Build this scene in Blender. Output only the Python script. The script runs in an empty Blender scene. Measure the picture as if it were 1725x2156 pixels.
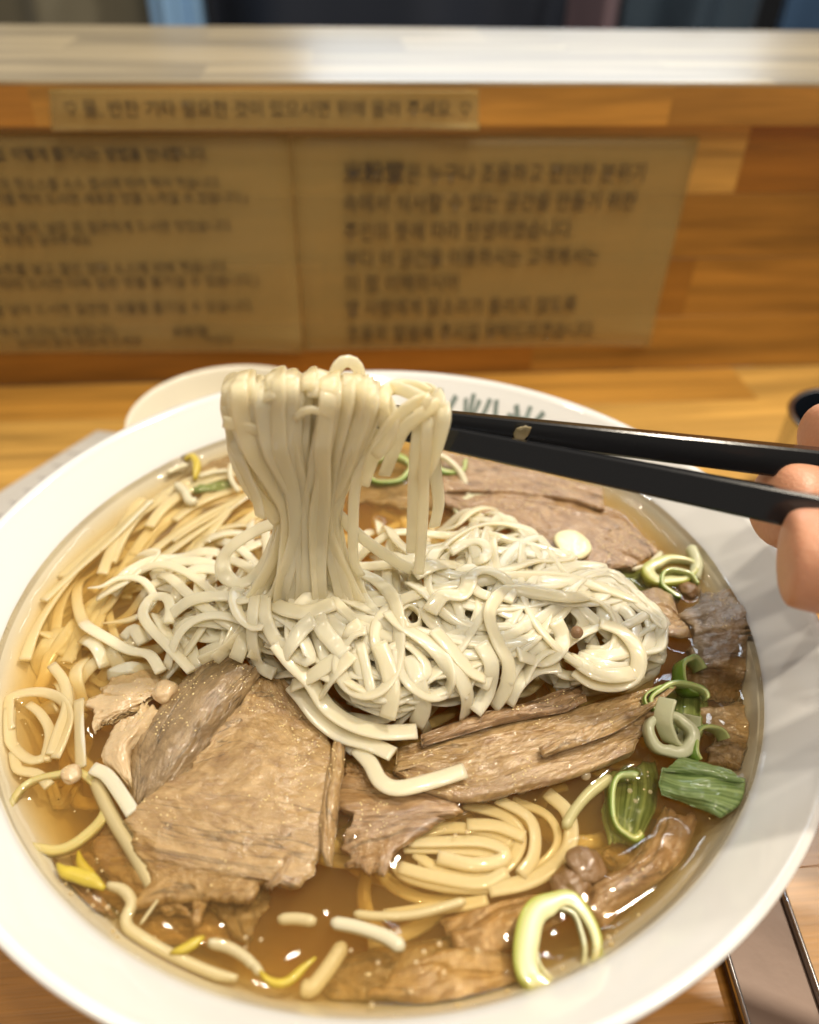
import bpy, bmesh, math, random
import numpy as np
from mathutils import Vector, Matrix, noise as mnoise

# ------------------------------------------------------------------ camera
SC = bpy.context.scene
COL = SC.collection
F_PX, PITCH, ROLL = 1649.0, math.radians(39.09), math.radians(1.36)
CAM_Z = 0.2278            # table top is z = 0, big bowl rim z = 0.08
RIM_Z, SOUP_Z = 0.08, 0.0655
BC = np.array([-0.0071, 0.1535])      # bowl centre
th = PITCH
Rm = np.array([[1, 0, 0], [0, math.sin(th), -math.cos(th)], [0, math.cos(th), math.sin(th)]])
Rm = Rm @ np.array([[math.cos(ROLL), -math.sin(ROLL), 0], [math.sin(ROLL), math.cos(ROLL), 0], [0, 0, 1]])
cd = bpy.data.cameras.new('camera'); cam = bpy.data.objects.new('camera', cd); COL.objects.link(cam)
cam.matrix_world = Matrix([list(Rm[0]) + [0], list(Rm[1]) + [0], list(Rm[2]) + [CAM_Z], [0, 0, 0, 1]])
cd.sensor_fit = 'HORIZONTAL'; cd.sensor_width = 36.0; cd.lens = 36.0 * F_PX / 1725.0
cd.clip_start = 0.01; cd.clip_end = 60
cd.dof.use_dof = True; cd.dof.focus_distance = 0.196; cd.dof.aperture_fstop = 9.0
SC.camera = cam

# ------------------------------------------------------------------ world and lamps
W = bpy.data.worlds.new('World'); SC.world = W; W.use_nodes = True
W.node_tree.nodes['Background'].inputs[0].default_value = (1.0, 0.93, 0.83, 1)
W.node_tree.nodes['Background'].inputs[1].default_value = 0.31

def area(name, loc, target, sx, sy, power, col, disk=False):
    l = bpy.data.lights.new(name, 'AREA'); l.shape = 'DISK' if disk else 'RECTANGLE'
    l.size = sx
    if not disk: l.size_y = sy
    l.energy = power; l.color = col
    o = bpy.data.objects.new(name, l); COL.objects.link(o); o.location = loc
    o.rotation_euler = (Vector(target) - Vector(loc)).to_track_quat('-Z', 'Y').to_euler()
    return o
area('window_light', (0.25, 2.1, 0.80), (0.05, 0.3, 0.05), 1.1, 0.6, 7.0, (0.74, 0.87, 1.0))
area('tube_lamp', (0.50, 0.95, 1.20), (0.0, 0.15, 0.05), 0.8, 0.05, 3.0, (0.76, 0.88, 1.0))
for lx, ly, lz, e in ((.46, .34, 1.15, 9.4), (.22, .02, 1.25, 3.8), (.70, .75, 1.2, 3.4), (-.30, .78, 1.3, 2.6), (-.60, .10, 1.3, 2.3), (.05, -.45, 1.2, 3.0), (.45, -.25, 1.2, 2.8)):
    area('ceiling_spot', (lx, ly, lz), (.0, .16, .05), .055, 0, e, (1.0, .89, .72), True)
SC.view_settings.view_transform = 'Standard'; SC.view_settings.look = 'None'
SC.view_settings.exposure = 0.02; SC.view_settings.gamma = 1.0
cy = SC.cycles
cy.use_denoising = True; cy.max_bounces = 8; cy.transparent_max_bounces = 16; cy.volume_bounces = 4
cy.caustics_reflective = False; cy.caustics_refractive = False
try: cy.sample_clamp_indirect = 6.0
except Exception: pass

# ------------------------------------------------------------------ geometry helpers
def ray(px, py):
    d = np.stack([np.asarray(px, float) - 862.5, -(np.asarray(py, float) - 1078.0), -F_PX * np.ones_like(np.asarray(px, float))], -1)
    return d @ Rm.T
def at(px, py, z):                     # point on the level z (world) under a photo pixel
    D = ray(px, py); t = (np.asarray(z) - CAM_Z) / D[..., 2]
    return np.stack([D[..., 0] * t, D[..., 1] * t, CAM_Z + D[..., 2] * t], -1)
def aty(px, py, y):                    # point on the upright plane at distance y
    D = ray(px, py); t = np.asarray(y) / D[..., 1]
    return np.stack([D[..., 0] * t, D[..., 1] * t, CAM_Z + D[..., 2] * t], -1)
WB = math.tan(math.radians(5.75)); WA = 0.4077
def onwall(px, py, off=0.0):
    D = ray(px, py); t = (WA - off) / (D[..., 1] - WB * D[..., 0])
    return np.array([D[..., 0] * t, D[..., 1] * t, CAM_Z + D[..., 2] * t]).T

_h = np.random.RandomState(5).rand(256, 256)
def vn(x, y, s=0):                     # smooth value noise -1..1
    x = np.asarray(x, float) + 17.3 * s; y = np.asarray(y, float) + 9.7 * s
    xi = np.floor(x).astype(int); yi = np.floor(y).astype(int); fx = x - xi; fy = y - yi
    fx = fx * fx * (3 - 2 * fx); fy = fy * fy * (3 - 2 * fy)
    g = lambda a, b: _h[(a) % 256, (b) % 256]
    v = (g(xi, yi) * (1 - fx) + g(xi + 1, yi) * fx) * (1 - fy) + (g(xi, yi + 1) * (1 - fx) + g(xi + 1, yi + 1) * fx) * fy
    return v * 2 - 1
def fbm(x, y, s=0, o=4):
    r = 0; a = 1.0; n = 0
    for k in range(o): r = r + a * vn(np.asarray(x) * 2 ** k, np.asarray(y) * 2 ** k, s + k * 3.1); n += a; a *= .5
    return r / n

def tag(o, label=None, cat=None, group=None, kind=None):
    if label: o['label'] = label
    if cat: o['category'] = cat
    if group: o['group'] = group
    if kind: o['kind'] = kind
    return o
def empty(name, loc=(0, 0, 0), rz=0.0):
    o = bpy.data.objects.new(name, None); COL.objects.link(o); o.location = loc; o.rotation_euler.z = rz
    o.empty_display_size = .01; return o
def meshobj(name, V, Fc, mat, parent=None, smooth=True, uv=None):
    me = bpy.data.meshes.new(name); me.from_pydata([tuple(map(float, v)) for v in V], [], [tuple(map(int, f)) for f in Fc])
    if uv is not None:
        lay = me.uv_layers.new(name='UVMap'); idx = np.zeros(len(me.loops), int); me.loops.foreach_get('vertex_index', idx)
        lay.data.foreach_set('uv', np.asarray(uv, float)[idx].ravel())
    if smooth: me.polygons.foreach_set('use_smooth', [True] * len(me.polygons))
    if mat: me.materials.append(mat)
    me.update()
    o = bpy.data.objects.new(name, me); COL.objects.link(o)
    if parent: o.parent = parent
    return o
def frombm(name, bm, mat, parent=None, smooth=False):
    me = bpy.data.meshes.new(name); bm.to_mesh(me); bm.free()
    if smooth: me.polygons.foreach_set('use_smooth', [True] * len(me.polygons))
    me.materials.append(mat); o = bpy.data.objects.new(name, me); COL.objects.link(o)
    if parent: o.parent = parent
    return o
def boxo(name, x0, x1, y0, y1, z0, z1, mat, parent=None, bev=0.0004):
    bm = bmesh.new(); bmesh.ops.create_cube(bm, size=1)
    for v in bm.verts: v.co = Vector(((x0 + x1) / 2 + v.co.x * (x1 - x0), (y0 + y1) / 2 + v.co.y * (y1 - y0), (z0 + z1) / 2 + v.co.z * (z1 - z0)))
    if bev: bmesh.ops.bevel(bm, geom=list(bm.edges), offset=bev, segments=1, affect='EDGES')
    return frombm(name, bm, mat, parent)
def lathe(name, prof, mat, parent=None, n=128, centre=(0, 0), close=False):
    V = []; Fc = []
    for r, z in prof:
        for k in range(n):
            a = 2 * math.pi * k / n; V.append((centre[0] + r * math.cos(a), centre[1] + r * math.sin(a), z))
    m = len(prof)
    for i in range(m - 1 if not close else m):
        j = (i + 1) % m
        for k in range(n):
            k2 = (k + 1) % n; Fc.append((i * n + k, i * n + k2, j * n + k2, j * n + k))
    return V, Fc
def catmull(P, step):
    P = np.asarray(P, float)
    if len(P) == 2: P = np.array([P[0], (P[0] + P[1]) / 2, P[1]])
    Q = np.vstack([2 * P[0] - P[1], P, 2 * P[-1] - P[-2]]); out = []
    for i in range(1, len(Q) - 2):
        n = 14
        t = np.linspace(0, 1, n, endpoint=False)[:, None]
        a, b, c, d = Q[i - 1], Q[i], Q[i + 1], Q[i + 2]
        out.append(.5 * ((2 * b) + (c - a) * t + (2 * a - 5 * b + 4 * c - d) * t ** 2 + (-a + 3 * b - 3 * c + d) * t ** 3))
    out.append(Q[-2][None]); C = np.vstack(out)
    s = np.r_[0, np.cumsum(np.linalg.norm(np.diff(C, axis=0), axis=1))]
    n = max(4, int(s[-1] / step) + 1); u = np.linspace(0, s[-1], n)
    return np.stack([np.interp(u, s, C[:, k]) for k in range(C.shape[1])], 1)

def sweep(P, w, t, roll, up=(0, 0, 1), ns=10, taper=None, sq=.75):
    """ribbon / rod along P; w, t widths (scalar or array); returns V, F, UV"""
    P = np.asarray(P); n = len(P); T = np.gradient(P, axis=0); T /= np.linalg.norm(T, axis=1)[:, None] + 1e-12
    U = np.array(up, float); N = np.zeros_like(P); cur = U - T[0] * (T[0] @ U)
    if np.linalg.norm(cur) < .05: cur = np.cross(T[0], [1, 0, 0])
    cur /= np.linalg.norm(cur)
    for i in range(n):
        cur = cur - T[i] * (T[i] @ cur); cur /= np.linalg.norm(cur) + 1e-12
        r = U - T[i] * (T[i] @ U); m = np.linalg.norm(r)
        if m > .25:
            c2 = cur * (1 - .3 * m) + r / m * .3 * m
            if np.linalg.norm(c2) > .1: cur = c2 / np.linalg.norm(c2)
        N[i] = cur
    B = np.cross(T, N); roll = np.broadcast_to(roll, n); c, s = np.cos(roll)[:, None], np.sin(roll)[:, None]
    N2 = N * c + B * s; B2 = -N * s + B * c
    w = np.broadcast_to(w, n).copy(); t = np.broadcast_to(t, n).copy()
    if taper is not None: w = w * taper; t = t * np.clip(taper * 1.3, 0, 1)
    ph = np.linspace(0, 2 * math.pi, ns, endpoint=False)
    ex = np.sign(np.cos(ph)) * np.abs(np.cos(ph)) ** sq; ey = np.sign(np.sin(ph)) * np.abs(np.sin(ph)) ** sq
    V = (P[:, None, :] + B2[:, None, :] * (w[:, None] / 2 * ex)[..., None] + N2[:, None, :] * (t[:, None] / 2 * ey)[..., None])
    V = V.reshape(-1, 3)
    Fc = [(i * ns + k, i * ns + (k + 1) % ns, (i + 1) * ns + (k + 1) % ns, (i + 1) * ns + k) for i in range(n - 1) for k in range(ns)]
    Fc += [tuple(range(ns))[::-1], tuple((n - 1) * ns + k for k in range(ns))]
    seg = np.r_[0, np.cumsum(np.linalg.norm(np.diff(P, axis=0), axis=1))]
    uv = np.stack([np.repeat(seg, ns), np.tile(np.abs(ex) * .0017, n)], 1)
    return V, Fc, uv

# ------------------------------------------------------------------ materials
def newmat(name):
    m = bpy.data.materials.new(name); m.use_nodes = True; nt = m.node_tree
    return m, nt, nt.nodes['Principled BSDF'], nt.links
def nd(nt, typ, **kw):
    n = nt.nodes.new(typ)
    for k, v in kw.items(): setattr(n, k, v)
    return n
def simple(name, col, rough=.5, metal=0, coat=0, sss=0, sssr=(1, .6, .4), scale=.003, bump=0, bscale=400, var=0, spec=None, trans=0):
    m, nt, b, L = newmat(name)
    b.inputs['Base Color'].default_value = (*col, 1); b.inputs['Roughness'].default_value = rough; b.inputs['Metallic'].default_value = metal
    b.inputs['Coat Weight'].default_value = coat; b.inputs['Coat Roughness'].default_value = .05
    if spec is not None: b.inputs['Specular IOR Level'].default_value = spec
    if sss:
        b.inputs['Subsurface Weight'].default_value = sss; b.inputs['Subsurface Radius'].default_value = sssr; b.inputs['Subsurface Scale'].default_value = scale
    if bump or var:
        tc = nd(nt, 'ShaderNodeTexCoord'); no = nd(nt, 'ShaderNodeTexNoise'); no.inputs['Scale'].default_value = bscale; no.inputs['Detail'].default_value = 4
        L.new(tc.outputs['Object'], no.inputs['Vector'])
    if bump:
        bp = nd(nt, 'ShaderNodeBump'); bp.inputs['Strength'].default_value = bump; bp.inputs['Distance'].default_value = .0006
        L.new(no.outputs['Fac'], bp.inputs['Height']); L.new(bp.outputs['Normal'], b.inputs['Normal'])
    if var:
        no2 = nd(nt, 'ShaderNodeTexNoise'); no2.inputs['Scale'].default_value = bscale * .18; no2.inputs['Detail'].default_value = 5
        L.new(tc.outputs['Object'], no2.inputs['Vector'])
        mx = nd(nt, 'ShaderNodeMix', data_type='RGBA'); mx.inputs[6].default_value = (*[c * (1 - var) for c in col], 1); mx.inputs[7].default_value = (*[min(1, c * (1 + var)) for c in col], 1)
        L.new(no2.outputs['Fac'], mx.inputs[0]); L.new(mx.outputs[2], b.inputs['Base Color'])
    if trans:
        out = nt.nodes['Material Output']; tr = nd(nt, 'ShaderNodeBsdfTranslucent'); tr.inputs[0].default_value = (*col, 1)
        ms = nd(nt, 'ShaderNodeMixShader'); ms.inputs[0].default_value = trans
        L.new(b.outputs[0], ms.inputs[1]); L.new(tr.outputs[0], ms.inputs[2]); L.new(ms.outputs[0], out.inputs[0])
    return m

def wood(name, rough=.38, coat=.25):
    """one stave of glued-up oak: the colour is the object's own, the grain runs along local x"""
    m, nt, b, L = newmat(name)
    tc = nd(nt, 'ShaderNodeTexCoord'); oi = nd(nt, 'ShaderNodeObjectInfo')
    off = nd(nt, 'ShaderNodeVectorMath', operation='ADD'); L.new(tc.outputs['Object'], off.inputs[0])
    sc_ = nd(nt, 'ShaderNodeVectorMath', operation='SCALE'); sc_.inputs[0].default_value = (3, 7, 5); L.new(oi.outputs['Random'], sc_.inputs['Scale']); L.new(sc_.outputs[0], off.inputs[1])
    mp = nd(nt, 'ShaderNodeMapping'); mp.inputs['Scale'].default_value = (5, 75, 75); L.new(off.outputs[0], mp.inputs[0])
    n1 = nd(nt, 'ShaderNodeTexNoise'); n1.inputs['Scale'].default_value = 1.0; n1.inputs['Detail'].default_value = 6; n1.inputs['Distortion'].default_value = .6; L.new(mp.outputs[0], n1.inputs['Vector'])
    mp2 = nd(nt, 'ShaderNodeMapping'); mp2.inputs['Scale'].default_value = (28, 700, 700); L.new(off.outputs[0], mp2.inputs[0])
    n2 = nd(nt, 'ShaderNodeTexNoise'); n2.inputs['Scale'].default_value = 1.0; n2.inputs['Detail'].default_value = 3; L.new(mp2.outputs[0], n2.inputs['Vector'])
    mr = nd(nt, 'ShaderNodeMapRange'); mr.inputs[1].default_value = .32; mr.inputs[2].default_value = .68; mr.inputs[3].default_value = .58; mr.inputs[4].default_value = 1.18; L.new(n1.outputs['Fac'], mr.inputs[0])
    mr2 = nd(nt, 'ShaderNodeMapRange'); mr2.inputs[1].default_value = .3; mr2.inputs[2].default_value = .7; mr2.inputs[3].default_value = .85; mr2.inputs[4].default_value = 1.08; L.new(n2.outputs['Fac'], mr2.inputs[0])
    mu = nd(nt, 'ShaderNodeMath', operation='MULTIPLY'); L.new(mr.outputs[0], mu.inputs[0]); L.new(mr2.outputs[0], mu.inputs[1])
    vs = nd(nt, 'ShaderNodeVectorMath', operation='SCALE'); L.new(oi.outputs['Color'], vs.inputs[0]); L.new(mu.outputs[0], vs.inputs['Scale'])
    L.new(vs.outputs[0], b.inputs['Base Color'])
    b.inputs['Roughness'].default_value = rough; b.inputs['Coat Weight'].default_value = coat; b.inputs['Coat Roughness'].default_value = .22
    bp = nd(nt, 'ShaderNodeBump'); bp.inputs['Strength'].default_value = .15; bp.inputs['Distance'].default_value = .0005; L.new(n2.outputs['Fac'], bp.inputs['Height']); L.new(bp.outputs['Normal'], b.inputs['Normal'])
    return m
M_WOOD = wood('oak_staves'); M_SHELF = wood('oak_lacquered', .34, .6)
M_BOWL = simple('white_melamine', (.70, .695, .68), .12, coat=.5, bump=.01, bscale=60)
M_SIDE = simple('ivory_melamine', (.74, .69, .57), .2, coat=.4)
M_PRINT = simple('bowl_print', (.16, .20, .18), .4)
M_INK = simple('brown_black_ink', (.035, .024, .014), .7)
M_STICK = simple('black_lacquer', (.006, .006, .007), .17, coat=0, bump=.02, bscale=900, spec=.5)
M_STEEL = simple('stainless_steel', (.55, .55, .56), .18, metal=1)
M_DARKSTEEL = simple('brown_tinted_steel', (.13, .085, .062), .42, metal=.35, bump=.12, bscale=120, var=.35)
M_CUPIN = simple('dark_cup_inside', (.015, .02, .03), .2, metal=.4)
M_SKIN = simple('skin', (.56, .27, .16), .42, sss=.25, sssr=(1, .35, .2), scale=.004, bump=.35, bscale=900, var=.12)
M_NAIL = simple('nail', (.72, .46, .36), .25)
M_SPROUT = simple('sprout_stem', (.78, .72, .52), .25, coat=.3, trans=.3, bump=.1, bscale=500)
M_YELLOW = simple('sprout_head', (.50, .38, .04), .35, coat=.3, var=.3, bscale=1200)
M_SCALW = simple('leek_white', (.72, .72, .48), .22, coat=.4, trans=.3, bump=.15, bscale=700)
M_GARLIC = simple('garlic', (.78, .72, .45), .3, coat=.6, bump=.5, bscale=500, var=.15)
M_PEPPER = simple('peppercorn', (.20, .11, .05), .5, bump=.5, bscale=1500)
M_FAT = simple('beef_fat', (.56, .41, .235), .3, coat=.5, sss=.25, bump=.5, bscale=700, var=.2)
M_PAPER = simple('grey_paper', (.46, .44, .41), .7, bump=.1, var=.05)
M_PAPERINK = simple('grey_ink', (.25, .23, .23), .7)

def noodle_mat(name, trl, tsp, ca, cb):
    m, nt, b, L = newmat(name)
    b.inputs['Base Color'].default_value = (.88, .84, .72, 1); b.inputs['Roughness'].default_value = .30
    b.inputs['Coat Weight'].default_value = .9; b.inputs['Coat Roughness'].default_value = .05
    b.inputs['Subsurface Weight'].default_value = .6; b.inputs['Subsurface Radius'].default_value = (1, .85, .6); b.inputs['Subsurface Scale'].default_value = .0025
    tc = nd(nt, 'ShaderNodeTexCoord'); mp = nd(nt, 'ShaderNodeMapping'); mp.inputs['Scale'].default_value = (260, 2600, 1); L.new(tc.outputs['UV'], mp.inputs[0])
    no = nd(nt, 'ShaderNodeTexNoise'); no.inputs['Scale'].default_value = 1; no.inputs['Detail'].default_value = 3; L.new(mp.outputs[0], no.inputs['Vector'])
    bp = nd(nt, 'ShaderNodeBump'); bp.inputs['Strength'].default_value = .12; bp.inputs['Distance'].default_value = .0004
    L.new(no.outputs['Fac'], bp.inputs['Height']); L.new(bp.outputs['Normal'], b.inputs['Normal'])
    oi = nd(nt, 'ShaderNodeObjectInfo'); mx = nd(nt, 'ShaderNodeMix', data_type='RGBA'); mx.inputs[6].default_value = (*ca, 1); mx.inputs[7].default_value = (*cb, 1)
    L.new(oi.outputs['Random'], mx.inputs[0]); L.new(mx.outputs[2], b.inputs['Base Color'])
    out = nt.nodes['Material Output']; tr = nd(nt, 'ShaderNodeBsdfTranslucent'); tr.inputs[0].default_value = (.99, .93, .74, 1)
    ms = nd(nt, 'ShaderNodeMixShader'); ms.inputs[0].default_value = trl; L.new(b.outputs[0], ms.inputs[1]); L.new(tr.outputs[0], ms.inputs[2])
    tp = nd(nt, 'ShaderNodeBsdfTransparent'); tp.inputs[0].default_value = (.95, .93, .86, 1)
    m2 = nd(nt, 'ShaderNodeMixShader'); m2.inputs[0].default_value = tsp; L.new(ms.outputs[0], m2.inputs[1]); L.new(tp.outputs[0], m2.inputs[2])
    L.new(m2.outputs[0], out.inputs[0])
    return m
M_NOODLE = noodle_mat('rice_noodle', .30, .10, (.93, .87, .68), (.91, .82, .60)); M_NOODLEB = noodle_mat('rice_noodle_thin', .45, .20, (.98, .91, .70), (.97, .87, .62))

def meat_mat(name, c1, c2, c3):
    m, nt, b, L = newmat(name)
    tc = nd(nt, 'ShaderNodeTexCoord')
    def nz(sx, sy, det=4, dist=0.):
        mp = nd(nt, 'ShaderNodeMapping'); mp.inputs['Scale'].default_value = (sx, sy, 1); L.new(tc.outputs['UV'], mp.inputs[0])
        n = nd(nt, 'ShaderNodeTexNoise'); n.inputs['Scale'].default_value = 1; n.inputs['Detail'].default_value = det; n.inputs['Distortion'].default_value = dist
        L.new(mp.outputs[0], n.inputs['Vector']); return n
    fib = nz(320, 900, 6, 2.0); blot = nz(150, 210, 7, 1.6); fine = nz(620, 820, 4); crk = nz(18, 120, 4, .8)
    cr = nd(nt, 'ShaderNodeValToRGB'); e = cr.color_ramp.elements; e[0].position = .3; e[0].color = (*c1, 1); e[1].position = .7; e[1].color = (*c3, 1)
    x = e.new(.5); x.color = (*c2, 1); L.new(blot.outputs['Fac'], cr.inputs[0])
    mr = nd(nt, 'ShaderNodeMapRange'); mr.inputs[1].default_value = .35; mr.inputs[2].default_value = .62; mr.inputs[3].default_value = .93; mr.inputs[4].default_value = 1.05; L.new(fib.outputs['Fac'], mr.inputs[0])
    mk = nd(nt, 'ShaderNodeMapRange'); mk.inputs[1].default_value = .0; mk.inputs[2].default_value = .010; mk.inputs[3].default_value = .50; mk.inputs[4].default_value = 1.0
    sb_ = nd(nt, 'ShaderNodeMath', operation='SUBTRACT'); sb_.inputs[1].default_value = .5; L.new(crk.outputs['Fac'], sb_.inputs[0]); ab_ = nd(nt, 'ShaderNodeMath', operation='ABSOLUTE'); L.new(sb_.outputs[0], ab_.inputs[0]); L.new(ab_.outputs[0], mk.inputs[0])
    mm = nd(nt, 'ShaderNodeMath', operation='MULTIPLY'); L.new(mr.outputs[0], mm.inputs[0]); L.new(mk.outputs[0], mm.inputs[1])
    vs = nd(nt, 'ShaderNodeVectorMath', operation='SCALE'); L.new(cr.outputs[0], vs.inputs[0]); L.new(mm.outputs[0], vs.inputs['Scale']); L.new(vs.outputs[0], b.inputs['Base Color'])
    b1 = nd(nt, 'ShaderNodeBump'); b1.inputs['Strength'].default_value = .35; b1.inputs['Distance'].default_value = .0006; L.new(mm.outputs[0], b1.inputs['Height'])
    b2 = nd(nt, 'ShaderNodeBump'); b2.inputs['Strength'].default_value = .9; b2.inputs['Distance'].default_value = .0006; L.new(fine.outputs['Fac'], b2.inputs['Height']); L.new(b1.outputs['Normal'], b2.inputs['Normal'])
    L.new(b2.outputs['Normal'], b.inputs['Normal']); L.new(b2.outputs['Normal'], b.inputs['Coat Normal'])
    b.inputs['Roughness'].default_value = .45; b.inputs['Coat Weight'].default_value = 1.0; b.inputs['Coat Roughness'].default_value = .07
    b.inputs['Subsurface Weight'].default_value = .12; b.inputs['Subsurface Radius'].default_value = (1, .5, .3); b.inputs['Subsurface Scale'].default_value = .0015
    return m
M_MEAT = meat_mat('beef', (.24, .135, .052), (.35, .22, .09), (.45, .30, .14))
M_MEATD = meat_mat('beef_dark', (.16, .10, .042), (.24, .155, .07), (.33, .225, .11))
M_MEATP = meat_mat('beef_pink', (.20, .11, .048), (.30, .18, .085), (.40, .26, .135))

def leaf_mat():
    m, nt, b, L = newmat('leek_green')
    tc = nd(nt, 'ShaderNodeTexCoord'); mp = nd(nt, 'ShaderNodeMapping'); mp.inputs['Scale'].default_value = (25, 1500, 1); L.new(tc.outputs['UV'], mp.inputs[0])
    n = nd(nt, 'ShaderNodeTexNoise'); n.inputs['Scale'].default_value = 1; n.inputs['Detail'].default_value = 3; L.new(mp.outputs[0], n.inputs['Vector'])
    cr = nd(nt, 'ShaderNodeValToRGB'); e = cr.color_ramp.elements; e[0].position = .35; e[0].color = (.06, .11, .022, 1); e[1].position = .65; e[1].color = (.25, .33, .12, 1)
    L.new(n.outputs['Fac'], cr.inputs[0]); L.new(cr.outputs[0], b.inputs['Base Color']); b.inputs['Roughness'].default_value = .3; b.inputs['Coat Weight'].default_value = .4
    return m
M_LEAF = leaf_mat()
def ring_mat(name, inner, outer):
    """colour runs across the wall of the ring (uv.y 0 inside, 1 outside)"""
    m, nt, b, L = newmat(name)
    tc = nd(nt, 'ShaderNodeTexCoord'); sp = nd(nt, 'ShaderNodeSeparateXYZ'); L.new(tc.outputs['UV'], sp.inputs[0])
    cr = nd(nt, 'ShaderNodeValToRGB'); e = cr.color_ramp.elements; e[0].position = .45; e[0].color = (*inner, 1); e[1].position = .98; e[1].color = (*outer, 1)
    L.new(sp.outputs[1], cr.inputs[0]); L.new(cr.outputs[0], b.inputs['Base Color']); b.inputs['Roughness'].default_value = .25; b.inputs['Coat Weight'].default_value = .4
    b.inputs['Subsurface Weight'].default_value = .2; b.inputs['Subsurface Scale'].default_value = .002
    return m
M_RING = ring_mat('leek_ring', (.58, .56, .30), (.36, .38, .07)); M_RINGG = ring_mat('leek_ring_green', (.40, .46, .17), (.14, .24, .03)); M_RINGP = ring_mat('onion_ring', (.58, .52, .26), (.52, .46, .18))

def film_mat():
    m, nt, b, L = newmat('notice_film'); b.inputs['Base Color'].default_value = (.45, .335, .13, 1); b.inputs['Roughness'].default_value = .36; b.inputs['Specular IOR Level'].default_value = .3
    out = nt.nodes['Material Output']; tp = nd(nt, 'ShaderNodeBsdfTransparent'); ms = nd(nt, 'ShaderNodeMixShader'); ms.inputs[0].default_value = .42
    L.new(tp.outputs[0], ms.inputs[1]); L.new(b.outputs[0], ms.inputs[2]); L.new(ms.outputs[0], out.inputs[0]); return m
M_FILM = film_mat()

def broth_mat():
    m = bpy.data.materials.new('broth'); m.use_nodes = True; nt = m.node_tree; nt.nodes.clear(); L = nt.links
    out = nd(nt, 'ShaderNodeOutputMaterial'); tp = nd(nt, 'ShaderNodeBsdfTransparent'); tp.inputs[0].default_value = (1, .97, .90, 1)
    gl = nd(nt, 'ShaderNodeBsdfGlossy'); gl.inputs['Roughness'].default_value = .03; fr = nd(nt, 'ShaderNodeFresnel'); fr.inputs[0].default_value = 1.34
    ms = nd(nt, 'ShaderNodeMixShader'); L.new(fr.outputs[0], ms.inputs[0]); L.new(tp.outputs[0], ms.inputs[1]); L.new(gl.outputs[0], ms.inputs[2]); L.new(ms.outputs[0], out.inputs['Surface'])
    tc = nd(nt, 'ShaderNodeTexCoord'); n = nd(nt, 'ShaderNodeTexNoise'); n.inputs['Scale'].default_value = 70; n.inputs['Detail'].default_value = 1; L.new(tc.outputs['Object'], n.inputs['Vector'])
    bp = nd(nt, 'ShaderNodeBump'); bp.inputs['Strength'].default_value = .3; bp.inputs['Distance'].default_value = .0010; L.new(n.outputs['Fac'], bp.inputs['Height'])
    L.new(bp.outputs['Normal'], gl.inputs['Normal']); L.new(bp.outputs['Normal'], fr.inputs['Normal'])
    va = nd(nt, 'ShaderNodeVolumeAbsorption'); va.inputs[0].default_value = (.96, .74, .10, 1); va.inputs[1].default_value = 98
    vsn = nd(nt, 'ShaderNodeVolumeScatter'); vsn.inputs[0].default_value = (1, .86, .52, 1); vsn.inputs[1].default_value = 38; vsn.inputs[2].default_value = .1
    ad = nd(nt, 'ShaderNodeAddShader'); L.new(va.outputs[0], ad.inputs[0]); L.new(vsn.outputs[0], ad.inputs[1]); L.new(ad.outputs[0], out.inputs['Volume'])
    return m
M_BROTH = broth_mat()
def bubble_mat():
    m = bpy.data.materials.new('bubble'); m.use_nodes = True; nt = m.node_tree; nt.nodes.clear(); L = nt.links
    out = nd(nt, 'ShaderNodeOutputMaterial'); tp = nd(nt, 'ShaderNodeBsdfTransparent'); tp.inputs[0].default_value = (1, .97, .9, 1)
    gl = nd(nt, 'ShaderNodeBsdfPrincipled'); gl.inputs['Roughness'].default_value = .1; gl.inputs['Base Color'].default_value = (.85, .72, .48, 1); gl.inputs['Coat Weight'].default_value = 1; fr = nd(nt, 'ShaderNodeValue'); fr.outputs[0].default_value = .25
    ms = nd(nt, 'ShaderNodeMixShader'); L.new(fr.outputs[0], ms.inputs[0]); L.new(tp.outputs[0], ms.inputs[1]); L.new(gl.outputs[0], ms.inputs[2]); L.new(ms.outputs[0], out.inputs['Surface']); return m
M_BUB = bubble_mat()

# ------------------------------------------------------------------ table, partition, notices
rnd = random.Random(4)
YAW = math.radians(5.75)
table = tag(empty('table', (0, 0, 0), YAW), 'wooden counter of glued honey coloured staves under the bowls', 'table')
def stavecol(k=None):
    base = [(.48, .235, .040), (.40, .175, .025), (.60, .34, .080), (.32, .13, .016), (.45, .215, .035)][rnd.randrange(5) if k is None else k]
    f = rnd.uniform(.9, 1.1); return (*[c * f for c in base], 1)
y_front = -0.16; wy = WA * math.cos(YAW)
rows = 15; rw = (wy - y_front) / rows
for r in range(rows):
    y1 = wy - r * rw; y0 = y1 - rw; x = -0.62 + rnd.uniform(-.15, .0)
    if r == 0: cuts = [-.62, -.34, -.07, .235, .50, .8]
    elif r == 1: cuts = [-.62, -.22, .09, .30, .8]
    else:
        cuts = [x]
        while cuts[-1] < .75: cuts.append(cuts[-1] + rnd.uniform(.17, .36))
    for a, b_ in zip(cuts[:-1], cuts[1:]):
        o = boxo('stave', a, b_, y0, y1, -.03, rnd.uniform(-.00015, 0), M_WOOD, table, .0002); o.color = stavecol(2 if (r == 0 and a == .235) else None)
boxo('underside_board', -.62, .8, y_front + .01, wy, -.045, -.031, M_WOOD, table, 0).color = (.3, .17, .06, 1)

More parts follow.
